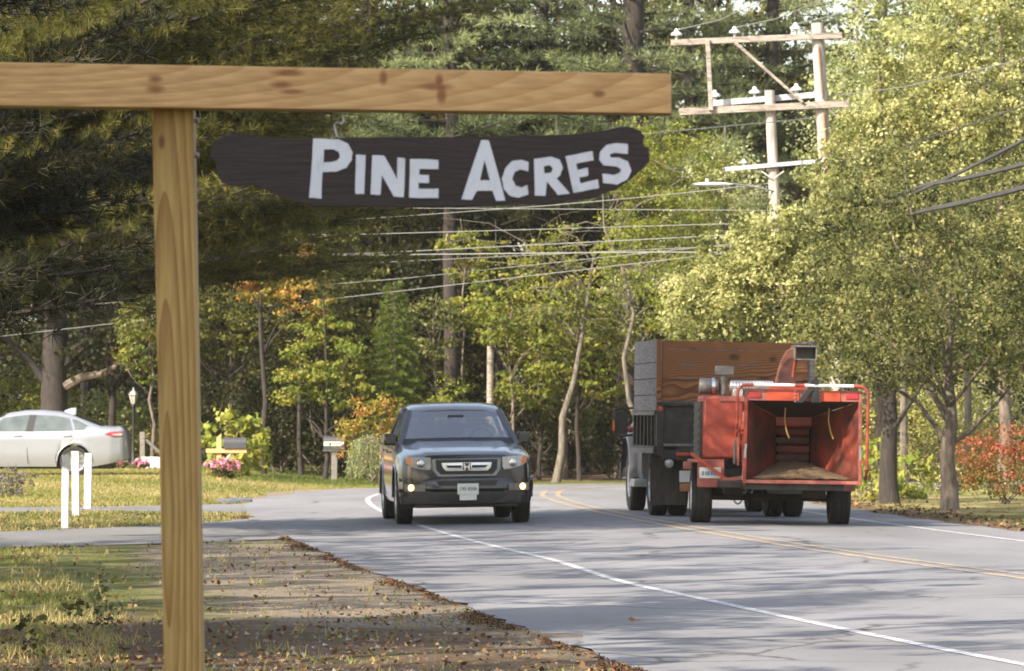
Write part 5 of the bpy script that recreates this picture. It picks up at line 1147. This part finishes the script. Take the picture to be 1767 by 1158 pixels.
def wire(pts, r, label, m='cable_bare', sag=0, group=None, n=14):
    P = [at(a, b, c) for a, b, c in pts]; Q = []
    for i_ in range(len(P)-1):
        for j in range(n):
            t = j/n; Q.append(P[i_].lerp(P[i_+1], t)-Vector((0, 0, sag*4*t*(1-t))))
    Q.append(P[-1]); c0 = Q[0].copy(); mb = MB(); mb.tube([q-c0 for q in Q], r, 5); o = mb.build('overhead_wire', M[m], loc=c0); tag(o, label, 'wire', group); return o
lw = 'wires crossing below the name board'
wire([(-260, 352, 132), (1424, 364, 96)], .0082, 'nearly level thin wire just under the bottom edge of the name board', group=lw)
wire([(200, 404, 132), (900, 358, 100), (1330, 316, 96)], .0082, 'wire rising to the street light arm from lower left', group=lw, sag=.03)
wire([(-260, 412, 132), (640, 404, 104.5), (1331, 384, 96)], .0082, 'thin wire second below the name board', group=lw)
wire([(-260, 455, 132), (640, 437, 104.5), (1331, 402, 96)], .0098, 'thin wire above the thickest pale wire', group=lw)
wire([(-260, 442, 132), (640, 440, 104.5), (1120, 435, 97), (1345, 436, 96)], .0131, 'thickest pale level wire in front of the woods', group=lw)
wire([(-260, 490, 132), (650, 453, 104.5), (1345, 420, 96)], .0066, 'faint wire just below the thickest pale wire', group=lw)
wire([(-260, 560, 132), (700, 480, 104.5), (1350, 412, 96)], .0074, 'second lowest wire, rising to the right', group=lw)
wire([(-260, 610, 132), (710, 500, 104.5), (1350, 425, 96)], .0090, 'lowest wire below the name board, rising to the right', group=lw)
wire([(200, 315, 132), (1110, 231, 93), (1415, 203, 96)], .0115, 'wire passing right of the name board to the tall pole', group=lw)
rw = 'cables sweeping to the upper right'
wire([(1418, 372, 96), (1560, 340, 76), (1860, 190, 58)], .030, 'upper thick bundled cable sweeping to the right edge', 'cable', .05, rw)
wire([(1424, 366, 96), (1600, 318, 73), (1860, 255, 58)], .036, 'middle thick bundled cable sweeping to the right edge', 'cable', .05, rw)
wire([(1424, 398, 96), (1600, 362, 73), (1860, 297, 57)], .042, 'lowest thick bundled cable sweeping to the right edge', 'cable', .03, rw)
wire([(1424, 284, 96), (1620, 232, 74), (1860, 140, 58)], .012, 'thin cable above the thick bundles at the right edge', 'cable', .05, rw)
tw = 'wires leaving the top insulators'
wire([(1167, 52, 96), (1240, 35, 91), (1520, -90, 76)], .009, 'top wire from the left insulator', group=tw)
wire([(1267, 48, 96), (1340, 32, 91), (1560, -60, 78)], .009, 'top wire from the middle insulator', group=tw)
wire([(1372, 42, 96), (1440, 26, 92), (1660, -60, 78)], .009, 'top wire from the right insulator', group=tw)
wire([(1440, 165, 96.1), (1560, 150, 90), (1860, 80, 76)], .009, 'thin wire leaving the second arm to the right', group=tw)

# ------------------------------------------------------------------ vegetation
def XP(px, d): return (px-CX)/F_PX*d
def base(px, d): x = XP(px, d); return (x, d, ground_z(x, d))
# near pine whose dark bough hangs in at the left
def azr(lo, hi): return lambda i: random.uniform(lo, hi)
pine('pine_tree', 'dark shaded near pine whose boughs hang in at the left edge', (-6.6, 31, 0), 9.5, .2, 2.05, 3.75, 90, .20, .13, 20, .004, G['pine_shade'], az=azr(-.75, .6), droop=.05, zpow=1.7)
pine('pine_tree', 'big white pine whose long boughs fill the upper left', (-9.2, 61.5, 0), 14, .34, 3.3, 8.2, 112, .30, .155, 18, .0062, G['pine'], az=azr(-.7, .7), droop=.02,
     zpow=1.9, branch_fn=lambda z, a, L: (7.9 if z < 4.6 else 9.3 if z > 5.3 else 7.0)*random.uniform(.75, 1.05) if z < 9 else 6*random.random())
# trees outside the left edge whose shade falls across the verge and the road
shade = [((-8.5, 23, 0), 12.5), ((-9.3, 32.5, 0), 14), ((-10, 41.5, 0), 13.5), ((-11.5, 49, 0), 14), ((-13.5, 35, 0), 16), ((-8.0, 14.5, 0), 12.5), ((-6.8, 3.2, 0), 11), ((-8.5, 1, 0), 13), ((-5.8, 5.8, 0), 8.5), ((-9, -5, 0), 12), ((-14.5, 42, 0), 15.5), ((-3.5, 7.5, 0), 7)]
first = None
for i_, (loc, h) in enumerate(shade):
    if first is None:
        first = tree('shade_tree', 'leafy roadside maple outside the left edge that shades the road', loc, 13, .22, [((0, 0, 8.6), (3.5, 3.5, 4.5))], 100, 46, .16, G['front'], crad=.56, nlimb=14, group='roadside maples outside the left edge', ground_cut=3)
        t_ = first
    else:
        t_ = copy_tree(first)
    t_.location = loc; t_.rotation_euler = (0, 0, i_*1.3); t_.scale = (h/13,)*3
tree('shade_tree', 'dense unseen tree added outside the left edge to keep the sign in shade', (-6.2, 4.4, 0), 9.5, .2, [((0, 0, 6.4), (3.0, 3.0, 3.2)), ((2.2, 2.2, 4.4), (1.7, 1.7, 1.5))], 330, 60, .16, G['front'], crad=.6, nlimb=14, ground_cut=2.6)  # out of view, crown made dense to block the sun from the sign
# --- right side
def fr(px, d, h, cz, r, n, per, leaf, lab, ls=.072, tr=.15, **k):
    return tree(k.pop('name', 'maple_tree'), lab, base(px, d), h, tr, [((k.pop('ox', 0), 0, cz), r)], n, per, ls, leaf, **k)
tree('maple_tree', 'roadside maple with dappled forked trunk, second from the right edge', base(1638, 75), 3.3, .155, [((.1, .2, 3.6), (1.9, 1.8, 1.8)), ((1.3, 0, 2.6), (1.2, 1.3, .8)), ((-.9, 0, 2.6), (1.0, 1.2, .8)), ((0, .5, 5.0), (1.3, 1.4, 1.1))], 320, 76, .062, G['front'], crad=.34, nlimb=16, ground_cut=1.62, wob=.05, group='roadside maples on the right')
tree('maple_tree', 'roadside maple with dark straight trunk beside the red chipper', base(1535, 80.5), 3.7, .18, [((-.1, .3, 4.0), (1.7, 1.7, 1.9)), ((.9, 0, 2.9), (1.2, 1.2, .9)), ((-1.1, 0, 2.8), (.9, 1.1, 1.0)), ((-.2, .6, 5.4), (1.3, 1.4, 1.0))], 320, 76, .066, G['front'], bark='bark_dark', crad=.36, nlimb=14, ground_cut=1.6, wob=.03, group='roadside maples on the right')
tree('maple_tree', 'roadside maple overhanging the right edge of the picture', base(1860, 71), 4.0, .17, [((-.2, .2, 3.9), (1.9, 1.8, 1.9)), ((-1.1, .3, 3.2), (.9, 1.1, .9)), ((0, .5, 5.6), (1.4, 1.4, 1.2))], 280, 74, .062, G['front'], crad=.34, nlimb=14, ground_cut=1.9, group='roadside maples on the right')
tree('roadside_tree', 'bright yellow-green tree above the truck, in front of the poles', base(1345, 91), 5.2, .12, [((-.2, 0, 4.0), (1.7, 1.3, 1.6)), ((1.0, .2, 4.3), (1.3, 1.2, 1.6)), ((-1.2, 0, 3.6), (1.1, 1.1, 1.3)), ((-.1, -.6, 4.3), (.9, .6, 1.4))], 440, 84, .078, G['right'], crad=.36, nlimb=16, ground_cut=1.2, twigs=6, bark='bark')
tree('roadside_tree', 'bright tree right of the utility poles', base(1520, 93), 8.4, .14, [((0, 0, 5.4), (1.7, 1.4, 2.6)), ((.6, 0, 7.6), (1.2, 1.2, 1.7)), ((-.5, 0, 3.4), (1.3, 1.2, 1.3))], 480, 76, .078, G['right'], crad=.38, nlimb=18, ground_cut=1.0, twigs=6, bark='bark')
tree('roadside_tree', 'bright tall tree filling the right edge behind the maples', base(1730, 92), 9.5, .14, [((0, 0, 5.5), (1.9, 1.5, 3.0)), ((-.3, 0, 8.4), (1.5, 1.3, 2.3))], 500, 76, .078, G['right'], crad=.40, nlimb=18, ground_cut=1.2, twigs=6, bark='bark')
for (px, d, h, cz, rz, lab) in ((1560, 101, 13, 9.0, 3.6, 'tall pale poplar with slender light trunk at the upper right'), (1668, 99, 13, 9.2, 3.4, 'tall pale poplar with light trunk near the top right corner'), (1790, 102, 13, 8.6, 4.0, 'tall pale poplar at the top right corner'), (1480, 106, 11, 6.6, 3.4, 'pale poplar right behind the taller utility pole'), (1250, 104, 8, 5.2, 2.6, 'pale leafy tree behind the shorter utility pole')):
    tree('poplar_tree', lab, base(px, d), h, .085, [((0, 0, cz), (1.5, 1.4, rz)), ((.2, 0, cz-2), (1.2, 1.2, rz*.6))], 400, 66, .085, G['poplar'], crad=.38, nlimb=12, top_r=.35, ground_cut=1.5, bark='bark_pale', twigs=12, wob=.05, group='pale poplars at the upper right')
# feathery pale-branched tree in the middle
tree('locust_tree', 'feathery pale-branched tree left of the truck box', base(1120, 102), 6.6, .07, [((.1, 0, 4.9), (1.2, 1.2, 1.3)), ((.6, 0, 6.6), (1.3, 1.2, 1.5)), ((.9, 0, 3.7), (1.1, 1.1, .8)), ((-.4, 0, 7.0), (.8, 1, 1.0))], 330, 56, .066, G['feather'], crad=.33, nlimb=26, lean=(-.9, 0), bark='bark_pale', ground_cut=2.6, flat=.45, twigs=60, wob=.22)
tree('dead_tree', 'pale leaning dead trunk with bare branches between pickup and truck', base(958, 104.5), 5.4, .095, [((.1, 0, 4.6), (.9, .8, 1.5))], 60, 40, .07, G['maple_gold'], crad=.28, nlimb=12, lean=(.85, 0), bark='bark_pale', ground_cut=2.6, twigs=70, wob=.08)
# --- middle: understorey in the light
tree('understory_maple', 'light green young maple right above the pickup', base(880, 106), 4.6, .05, [((-.2, 0, 3.9), (.9, .8, .9)), ((.5, 0, 3.4), (.9, .8, .7)), ((.3, 0, 2.3), (.9, .8, .6))], 110, 48, .082, G['maple_gold'], crad=.30, ground_cut=1.4, flat=.35, nlimb=12)
tree('understory_maple', 'light green young maple midway between pickup and dead trunk', base(975, 109), 4.8, .06, [((.2, 0, 3.9), (1.0, .8, 1.0)), ((-.3, 0, 2.9), (.8, .8, .8))], 110, 46, .082, G['maple_gold'], crad=.30, ground_cut=1.6, flat=.35, nlimb=12)
tree('understory_maple', 'golden green maple left of the small hemlock', base(560, 105), 4.2, .06, [((0, 0, 3.0), (.9, .8, 1.0)), ((.4, 0, 2.2), (.7, .7, .6)), ((-.6, 0, 2.1), (.6, .6, .6))], 110, 48, .082, G['maple_gold'], crad=.28, ground_cut=1.2, flat=.4, nlimb=12, bark='bark_dark')
for px, d, h, cz, rx, rz, lf, lab in ((395, 111, 6.5, 4.4, 1.5, 1.7, 'mid', 'leafy maple right behind the sign post above the first mailbox'), (520, 109, 6.6, 4.7, 1.5, 1.5, 'mid', 'broad variegated maple above the gap between the mailboxes'), (610, 110, 5.6, 4.0, 1.2, 1.3, 'mid', 'leafy maple left of the small hemlock, behind the golden one'),
   (860, 111, 6.2, 4.6, 1.3, 1.2, 'maple_gold', 'light green maple over the middle of the wires'), (1000, 106, 4.6, 3.2, 1.2, 1.1, 'maple_gold', 'light green maple in front of the leaning dead trunk'), (930, 108, 3.4, 2.2, 1.2, .9, 'mid', 'low leafy maple right of the pickup roof'), (1110, 106, 5.6, 3.8, 1.2, 1.2, 'right', 'pale leafy tree directly above the left side of the truck box'), (1150, 110, 9, 6.4, 1.5, 1.8, 'feather', 'tall light tree between name board and utility poles'), (300, 112, 6.0, 4.4, 1.3, 1.4, 'mid', 'leafy maple behind the sign post over the garden lamp')):
    tree('understory_maple', lab, base(px, d), h, .06, [((0, 0, cz), (rx, 1.0, rz)), ((rx*.5, 0, cz-rz*.8), (rx*.6, .8, rz*.5)), ((-rx*.6, 0, cz-rz*.5), (rx*.5, .8, rz*.5))], int(95*rx*rz/1.3), 50, .085, G[lf], crad=.32, ground_cut=1.0, flat=.4, nlimb=12, bark='bark_dark')
tree('autumn_maple', 'orange and yellow turning maple right of the sign post', base(455, 107), 6.2, .08, [((.2, 0, 4.8), (1.2, 1, .9)), ((-.7, 0, 5.2), (.8, .8, .6)), ((.9, 0, 4.0), (.7, .7, .6))], 130, 46, .085, G['maple_turn'], crad=.30, ground_cut=2.4, flat=.4, nlimb=10, twigs=6, bark='bark_dark')
bush('autumn_shrub', 'orange-yellow shrub between small hemlock and weeping shrub', base(640, 104), .75, .6, 2.0, 60, 42, .075, G['maple_turn'], crad=.26)
bush('leafy_shrub', 'bright green shrub just behind the pickup roof', base(775, 105), 1.1, .7, 2.3, 90, 46, .08, G['maple_gold'], crad=.28)
# small hemlock
R = root('hemlock_tree', 'small bright cone-shaped hemlock behind the second mailbox', 'hemlock', base(680, 105.5)); P = []; D = []; S = []; mb = MB(); mb.tube([(0, 0, -.1), (0, 0, 4.55)], [.06, .01], 7)
for k_ in range(150):
    t = (k_+.5)/150; z = .35+4.2*t; Lb = (1-t)**.85*.95*random.uniform(.75, 1.15)+.06; a = k_*2.4
    dx, dy = math.cos(a), math.sin(a); mb.tube([(0, 0, z), (dx*Lb, dy*Lb, z-.18*Lb)], [.012, .004], 3, cap=False)
    for j in range(max(2, int(Lb/.07))):
        u_ = (j+1)/max(2, int(Lb/.07)); q = Vector((dx*Lb*u_, dy*Lb*u_, z-.18*Lb*u_))
        for s_ in (-1, 0, 1):
            dd = Vector((dx*.6-dy*s_*.8, dy*.6+dx*s_*.8, -.1)); P.append(q+dd*.08); D.append(dd); S.append(.15+.6*u_*random.random()+.2)
P = np.array([tuple(p_) for p_ in P]); D = np.array([tuple(d_) for d_ in D]); S = np.array(S)
soup('crown', needles(P, D, np.full(len(P), .12), 8, .010, .5), 3, np.repeat(S, 8), G['hemlock'], R); mb.build('trunk', M['bark'], R)
# weeping shrub
R = root('weeping_shrub', 'pale green weeping shrub beside the pickup', 'shrub', base(652, 101.5)); mb = MB(); mb.tube([(0, 0, -.1), (.02, 0, .9)], [.05, .03], 7); P = []; N_ = []
for k_ in range(150):
    a = RNG.random()*2*PI; rr = .15+.40*math.sqrt(RNG.random()); x0, y0 = math.cos(a)*rr, math.sin(a)*rr; zt_ = 1.18-.5*rr+RNG.normal()*.04; zb_ = .12+RNG.random()*.2
    nn = 26; zz = np.linspace(zt_, zb_, nn); f = (zt_-zz)/(zt_-zb_+1e-6)
    xs = x0*(1+.35*np.sqrt(f)); ys = y0*(1+.35*np.sqrt(f)); P.append(np.stack([xs+RNG.normal(size=nn)*.02, ys+RNG.normal(size=nn)*.02, zz], 1))
    mb.tube([(x0*.3, y0*.3, zt_), (x0, y0, zt_-.02), (xs[-1], ys[-1], zb_)], .004, 3, cap=False)
P = np.concatenate(P); Q = leaves(P, RNG.normal(size=P.shape)+np.array([0, -.2, 0]), np.full(len(P), .06), .4)
soup('foliage', Q, 4, RNG.random(len(P)), G['weep'], R); mb.build('stem', M['bark_pale'], R)
# --- big dark trunks in the woods
def dark_trunk(px, d, h, r, lab, lean=0, bark='bark_dark', nm='tree_trunk'):
    R = root('pine_tree' if nm == 'tree_trunk' else nm, lab, 'pine tree', base(px, d)); mb = MB(); trunk_mb(mb, (0, 0, -.1), (lean, 0, h), r, r*.7, .04, 8, 12); 
    for k_ in range(14): z = random.uniform(2.5, h); a = random.random()*6.28; limb(mb, (lean*z/h, 0, z), (lean*z/h+math.cos(a)*random.uniform(.4, 1.1), math.sin(a)*.8, z+random.uniform(-.1, .3)), .03, .008)
    mb.build('trunk', M[bark], R); return R
def crown_on(R, z0, z1, spread, n, leaf, L=.21, gap=.28, w=.013, nn=10):
    P = []; D = []; S = []; mb = MB()
    for i_ in range(n):
        t = (i_+random.random()*.6)/n; z = lerp(z0, z1, t); a = i_*2.4+random.uniform(-.4, .4); Lb = spread*(1-.65*t)*random.uniform(.65, 1.15); dx, dy = math.cos(a), math.sin(a); up = random.uniform(-.08, .25); tone = random.random()
        mb.tube([(0, 0, z), (dx*Lb*.5, dy*Lb*.5, z+up*Lb*.5), (dx*Lb, dy*Lb, z+up*Lb)], [.05, .03, .01], 5, cap=False)
        for k_ in range(int(Lb/gap)):
            s = .2+.8*(k_+random.random())/int(Lb/gap); b = Vector((dx*Lb*s, dy*Lb*s, z+up*Lb*s)); sl = (Lb*.34*(1.15-s)+.2)*random.uniform(.6, 1.2)
            for sg in (-1, 1):
                sd_ = Vector((dx*.75-dy*sg*.8, dy*.75+dx*sg*.8, random.uniform(-.05, .25))).normalized(); m_ = max(2, int(sl/(gap*.5)))
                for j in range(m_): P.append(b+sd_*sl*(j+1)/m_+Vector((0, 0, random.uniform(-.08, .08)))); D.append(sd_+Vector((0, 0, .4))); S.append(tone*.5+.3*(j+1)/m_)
    P = np.array([tuple(p_) for p_ in P]); D = np.array([tuple(d_) for d_ in D]); S = np.array(S)
    V = needles(P, D, np.full(len(P), L), nn, w); soup('crown', V, 3, np.repeat(S, nn)+RNG.random(len(V))*.25, leaf, R); mb.build('branch', M['bark_dark'], R)
tree('understory_maple', 'dark green young maple in front of the scarred pine trunk', base(752, 110), 4.4, .05, [((0, 0, 3.6), (1.0, .8, .8)), ((-.5, 0, 2.6), (.8, .8, .7))], 90, 46, .085, G['front'], crad=.30, ground_cut=1.4, flat=.35, nlimb=10)
tree('understory_maple', 'small green maple spray crossing the pine trunk under the wires', base(800, 110.5), 6.2, .04, [((.1, 0, 5.6), (.9, .7, .35))], 24, 40, .085, G['maple_gold'], crad=.26, ground_cut=1.4, flat=.35, nlimb=6)
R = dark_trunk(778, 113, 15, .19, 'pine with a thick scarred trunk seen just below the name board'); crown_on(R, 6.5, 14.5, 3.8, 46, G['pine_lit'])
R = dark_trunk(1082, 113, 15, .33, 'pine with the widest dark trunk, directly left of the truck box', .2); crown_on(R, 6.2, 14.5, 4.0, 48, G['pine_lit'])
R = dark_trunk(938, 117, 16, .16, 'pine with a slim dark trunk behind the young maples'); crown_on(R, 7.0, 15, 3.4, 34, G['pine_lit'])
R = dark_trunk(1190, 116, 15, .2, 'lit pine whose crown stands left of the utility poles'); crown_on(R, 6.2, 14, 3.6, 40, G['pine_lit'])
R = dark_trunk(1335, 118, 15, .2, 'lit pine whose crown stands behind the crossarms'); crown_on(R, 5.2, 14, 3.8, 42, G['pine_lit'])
R = dark_trunk(640, 118, 15, .2, 'dark pine behind the left half of the name board'); crown_on(R, 6.5, 14, 3.8, 36, G['pine'])
# --- grey pole-like trunk above the pickup
R = root('bare_pole', 'slim pale weathered pole standing above the pickup cab', 'pole', base(845, 106.5)); mb = MB(); mb.tube([(0, 0, -.1), (.02, 0, 3.6)], [.085, .075], 10); mb.build('shaft', M['arm_wood'], R)
# --- left back: oak with the pale limb over the sedan
tree('oak_tree', 'big oak with thick trunk and one long bare limb behind the sedan', base(97, 124), 10, .40, [((0, 0, 7.0), (3.4, 3, 3.0)), ((2.2, -.5, 5.2), (1.8, 1.6, 1.2)), ((-1.6, -.5, 5.2), (1.8, 1.6, 1.4))], 260, 48, .11, G['oak'], crad=.55, nlimb=16, ground_cut=2.9, top_r=.4, bark='bark_dark')
p0 = base(97, 124); mb = MB(); pts = [(.25, -.1, 2.1), (.7, -.2, 2.35), (1.3, -.25, 2.45), (1.8, -.3, 2.75), (2.3, -.3, 3.2)]; mb.tube(pts, [.14, .11, .09, .07, .04], 8)
o = mb.build('limb', M['bark'], [q_ for q_ in SC.objects if q_.name.startswith('oak_tree')][0])
tree('young_maple', 'sunlit green maple sprays left of the sign post above the lamp', base(262, 120), 4.2, .06, [((-.2, 0, 3.0), (.7, .7, .9)), ((.3, 0, 3.6), (.6, .6, .6))], 60, 44, .09, G['maple_gold'], crad=.28, ground_cut=1.8, nlimb=8)
for px, d, lab in ((150, 136, 'shrub filling the gap behind the oak trunk'), (215, 134, 'shrub filling the gap left of the garden lamp'), (300, 132, 'shrub deep behind the sign post'), (30, 138, 'shrub far behind the sedan roof')):
    bush('leafy_shrub', lab, base(px, d), 1.9, .9, 4.6, 150, 44, .12, G['mid'], crad=.4)
bush('leafy_shrub', 'sunlit shrub glimpsed over the sedan roof at far left', base(45, 127), 1.3, .8, 2.7, 90, 40, .10, G['maple_gold'], crad=.35)
bush('leafy_shrub', 'pale sunlit shrub behind the sedan boot', base(190, 128), 1.5, .8, 2.0, 90, 40, .10, G['weep'], crad=.35)
bush('leafy_shrub', 'straw-coloured weeds behind the garden lamp post', base(250, 126), 1.2, .7, 1.1, 50, 40, .09, G['meadow'], crad=.25, cat='weeds')
for px, d, rx, h, lab in ((372, 112, 1.0, 2.6, 'dark shrub left of the yellow shrub by the first mailbox'), (480, 110, 1.3, 3.0, 'dark shrub at the wood edge between the two mailboxes'), (560, 109.5, 1.1, 2.2, 'dark low shrub right behind the second mailbox'), (520, 114, 1.7, 4.2, 'tall dark shrub at the back between the mailboxes'), (900, 112, 1.3, 2.2, 'dark shrub at the foot of the woods right of the pickup'), (985, 110, 1.1, 1.5, 'dark brown low shrub between pickup and truck'), (1060, 111, 1.0, 2.1, 'dark shrub behind the truck mirror'), (720, 111, 1.2, 2.6, 'dark shrub hidden behind the pickup')):
    bush('dark_shrub', lab, base(px, d), rx, .8, h, int(70*rx*h/2), 42, .085, G['dark'], crad=.32, group='dark shrubs along the wood edge')
# lime hydrangea and flowers by the first mailbox
bush('hydrangea', 'lime-green large-leaved shrub behind the first mailbox', base(405, 103.5), .72, .5, 1.35, 75, 12, .15, G['lime'], crad=.20, aspect=.8, shell=.8)
R = root('flowering_plant', 'pink flowers at the foot of the first mailbox post', 'flowers', base(388, 97.4)); C = ell_points(50, (0, 0, .2), (.36, .25, .16), .3); C[:, 2] = abs(C[:, 2])
Q, sh = clump_leaves(C, np.full(50, .10), 22, .05, .7); Q[:, :, 2] = np.maximum(Q[:, :, 2], .01); soup('foliage', Q, 4, sh, G['front'], R)
C = ell_points(60, (0, 0, .34), (.42, .28, .14), .6); Q, sh = clump_leaves(C, np.full(60, .045), 9, .05, .8, aspect=.9); soup('flower', Q, 4, sh, G['pink'], R)
for px, d, lab in ((205, 116, 'pink flowers behind the sedan tail'), (243, 116.5, 'pink flowers at the foot of the lamp post')):
    R = root('flowering_plant', lab, 'flowers', base(px, d)); C = ell_points(26, (0, 0, .12), (.24, .2, .12), .4); C[:, 2] = abs(C[:, 2])+.04; Q, sh = clump_leaves(C, np.full(26, .06), 10, .06, .8, aspect=.9); soup('flower', Q, 4, sh, G['pink'], R)
    Q, sh = clump_leaves(C*np.array([1.1, 1.1, .6]), np.full(26, .08), 12, .06, .7); soup('foliage', Q, 4, sh, G['front'], R)
bush('low_shrub', 'low grey-green shrub on the lawn at the far left', base(18, 85.5), .42, .4, .42, 60, 40, .035, leafmat('grey_green_leaves', [(.07, .065, .055), (.15, .14, .12), (.24, .22, .20)], .1), crad=.10)
# weeds near the camera, bottom left
for px, py, lab in ((150, 1098, 'leafy weed near the bottom left corner'), (60, 1135, 'small leafy weed at the very bottom left')):
    p = gp(px, py); bush('weed', lab, (p.x, p.y, 0), .16, .14, .26 if px > 100 else .16, 22, 10, .045, G['front'], cat='weed', crad=.06, stems=8)
# right: red shrub, big-leaved plants, meadow bushes
bush('red_shrub', 'red and orange shrub at the right edge behind the maple', base(1735, 80), .95, .6, 1.25, 130, 42, .045, G['red'], crad=.2, tone_fn=lambda C: np.clip((C[:, 2]-.2)/1.3+RNG.normal(size=len(C))*.25, 0, 1))
bush('red_shrub', 'red shrub half outside the right edge', base(1830, 79), .8, .6, 1.2, 90, 40, .045, G['red'], crad=.2)
for px, d, rx, h, lab in ((1500, 83.5, .5, 1.0, 'large-leaved lime plant between chipper and dark trunk'), (1570, 84.5, .42, .75, 'large-leaved green plant right of the dark trunk'), (1478, 86, .4, 1.5, 'yellow-leaved tall plant seen through the chipper rail')):
    bush('broadleaf_plant', lab, base(px, d), rx, .4, h, 34, 11, .14, G['lime'], crad=.15, aspect=.5, shell=.8, cat='plant')
for px, d, rx, h, lab in ((1600, 104, 2.0, 2.6, 'sunlit meadow bush between the two maple trunks'), (1750, 100, 2.0, 3.0, 'sunlit meadow bush right of the forked maple'), (1480, 108, 1.8, 3.2, 'sunlit bush behind the chipper'), (1660, 96, 1.2, 1.5, 'yellow-green low bush behind the forked maple'), (1880, 97, 1.6, 2.6, 'sunlit meadow bush outside the right edge')):
    bush('meadow_bush', lab, base(px, d), rx, .9, h, int(60*rx*h/2), 44, .075, G['meadow'] if h < 3 else G['right'], crad=.35, group='sunlit bushes in the field')
# --- background woods (shared meshes)
W1 = tree('woodland_tree', 'dark broadleaved tree in the woods behind the road bend', (0, 0, 0), 12.5, .13, [((0, 0, 8.0), (2.6, 2.4, 4.6)), ((.4, 0, 4.2), (2.4, 2, 2.4))], 330, 56, .14, G['oak'], crad=.6, nlimb=14, ground_cut=1.8, group='broadleaved trees in the far woods', bark='bark_dark')
W2 = tree('woodland_tree', 'thin-crowned dark tree in the woods behind the road bend', (0, 0, 0), 12.5, .10, [((0, 0, 8.6), (2.3, 2.2, 4.2)), ((-.5, 0, 4.0), (1.9, 1.8, 2.2))], 300, 54, .13, G['dark'], crad=.55, nlimb=14, ground_cut=2.2, group='thin-crowned trees in the far woods', bark='bark_dark')
U1 = bush('woodland_shrub', 'dark undergrowth shrub in the woods behind the road bend', (0, 0, 0), 1.6, 1.4, 2.4, 80, 40, .11, G['dark'], crad=.4, group='undergrowth shrubs in the far woods')
used = set()
ZN = [(-900, 'beyond the left edge'), (18, 'behind the sedan'), (150, 'behind the garden lamp'), (262, 'behind the sign post'), (350, 'behind the first mailbox'), (470, 'between the two mailboxes'), (560, 'behind the second mailbox'), (640, 'left of the pickup'), (720, 'above the pickup bonnet'), (800, 'above the pickup cab'), (880, 'right of the pickup'), (950, 'behind the dead trunk'), (1020, 'left of the truck box'), (1100, 'above the truck box'), (1190, 'left of the utility poles'), (1300, 'behind the utility poles'), (1420, 'above the chipper'), (1520, 'behind the dark maple trunk'), (1620, 'behind the forked maple'), (1720, 'at the right edge'), (1790, 'beyond the right edge')]
def place(o, x, y, s, rz):
    kind = {'thin': 'thin-crowned dark tree', 'dark': 'dense broadleaved tree', 'tall': 'tall dark pine', 'unde': 'dark undergrowth shrub'}[{'thin-crowned': 'thin', 'broadleaved': 'dark', 'pines': 'tall', 'undergrowth': 'unde'}[o['group'].split()[0]]]
    if o.name in used: o = copy_tree(o)
    used.add(o.name); px = CX+x/y*F_PX; z_ = [n_ for a_, n_ in ZN if px >= a_]; z_ = z_[-1] if z_ else ZN[0][1]
    o['label'] = kind+' '+z_+', '+('in the first rank of the woods' if y < 122.5 else 'in the second rank of the woods' if y < 131 else 'in the third rank of the woods' if y < 142 else 'deep in the woods' if y < 155 else 'at the back of the woods'); o.location = (x, y, ground_z(x, y)); o.scale = (s, s, s*random.uniform(.95, 1.1)); o.rotation_euler = (0, 0, rz)
    return o
for row, (d, n, mix) in enumerate(((118, 10, .5), (126, 12, .5), (136, 13, .4), (148, 14, .3), (162, 15, .4))):
    w = d*.1105+5
    for i_ in range(n):
        x = -w+2*w*(i_+random.uniform(.2, .8))/n
        if d < 130 and x > XP(1380, d): continue
        if d < 124 and x < XP(330, d): continue
        place(W1 if random.random() < mix else W2, x, d+random.uniform(-2.5, 2.5), random.uniform(.85, 1.2), random.random()*6.28)
for row, (d, n) in enumerate(((119, 10), (129, 11), (141, 12), (153, 13), (168, 14))):
    w = d*.1105+4
    for i_ in range(n):
        x = -w+2*w*(i_+random.random())/n
        if d < 130 and (x > XP(1380, d) or x < XP(330, d)): continue
        if random.random() < .9: place(U1, x, d+random.uniform(-2, 2), random.uniform(.8, 1.4), random.random()*6.28)
WP = root('woodland_pine', 'tall dark pine in the woods behind the road bend', 'pine tree', (0, 0, 0), 0, 'pines in the far woods'); mb = MB(); trunk_mb(mb, (0, 0, -.1), (.1, 0, 17), .2, .05, .05, 8, 8); mb.build('trunk', M['bark_dark'], WP); crown_on(WP, 5.5, 16.5, 3.6, 44, G['pine'], gap=.42, w=.016, nn=7, L=.22)
for d, xs in ((123, (-9, -4.6, .9, 5.2)), (133, (-12, -6.6, -2, 3.2, 7.8)), (144, (-9.5, -4, 1.6, 6.5, 11.5))):
    for x in xs: place(WP, x+random.uniform(-.6, .6), d+random.uniform(-2, 2), random.uniform(.9, 1.15), random.random()*6.28)

# ------------------------------------------------------------------ thin haze added to lift the darks and soften the distance
hm = bpy.data.materials.new('added_haze'); hm.use_nodes = True; N, L = nodes(hm); N.remove(N['Principled BSDF'])
pv = N.new('ShaderNodeVolumePrincipled'); pv.inputs['Color'].default_value = (.97, .91, .80, 1); pv.inputs['Density'].default_value = .00019; pv.inputs['Anisotropy'].default_value = .2
L.new(pv.outputs[0], N['Material Output'].inputs['Volume'])
mb = MB(); mb.box((0, 0, 10.5), (2400, 2400, 23)); o = mb.build('haze', hm); o['kind'] = 'stuff'; tag(o, 'thin pale haze added over the whole scene to soften it', 'haze')
SC.cycles.volume_max_steps = 64
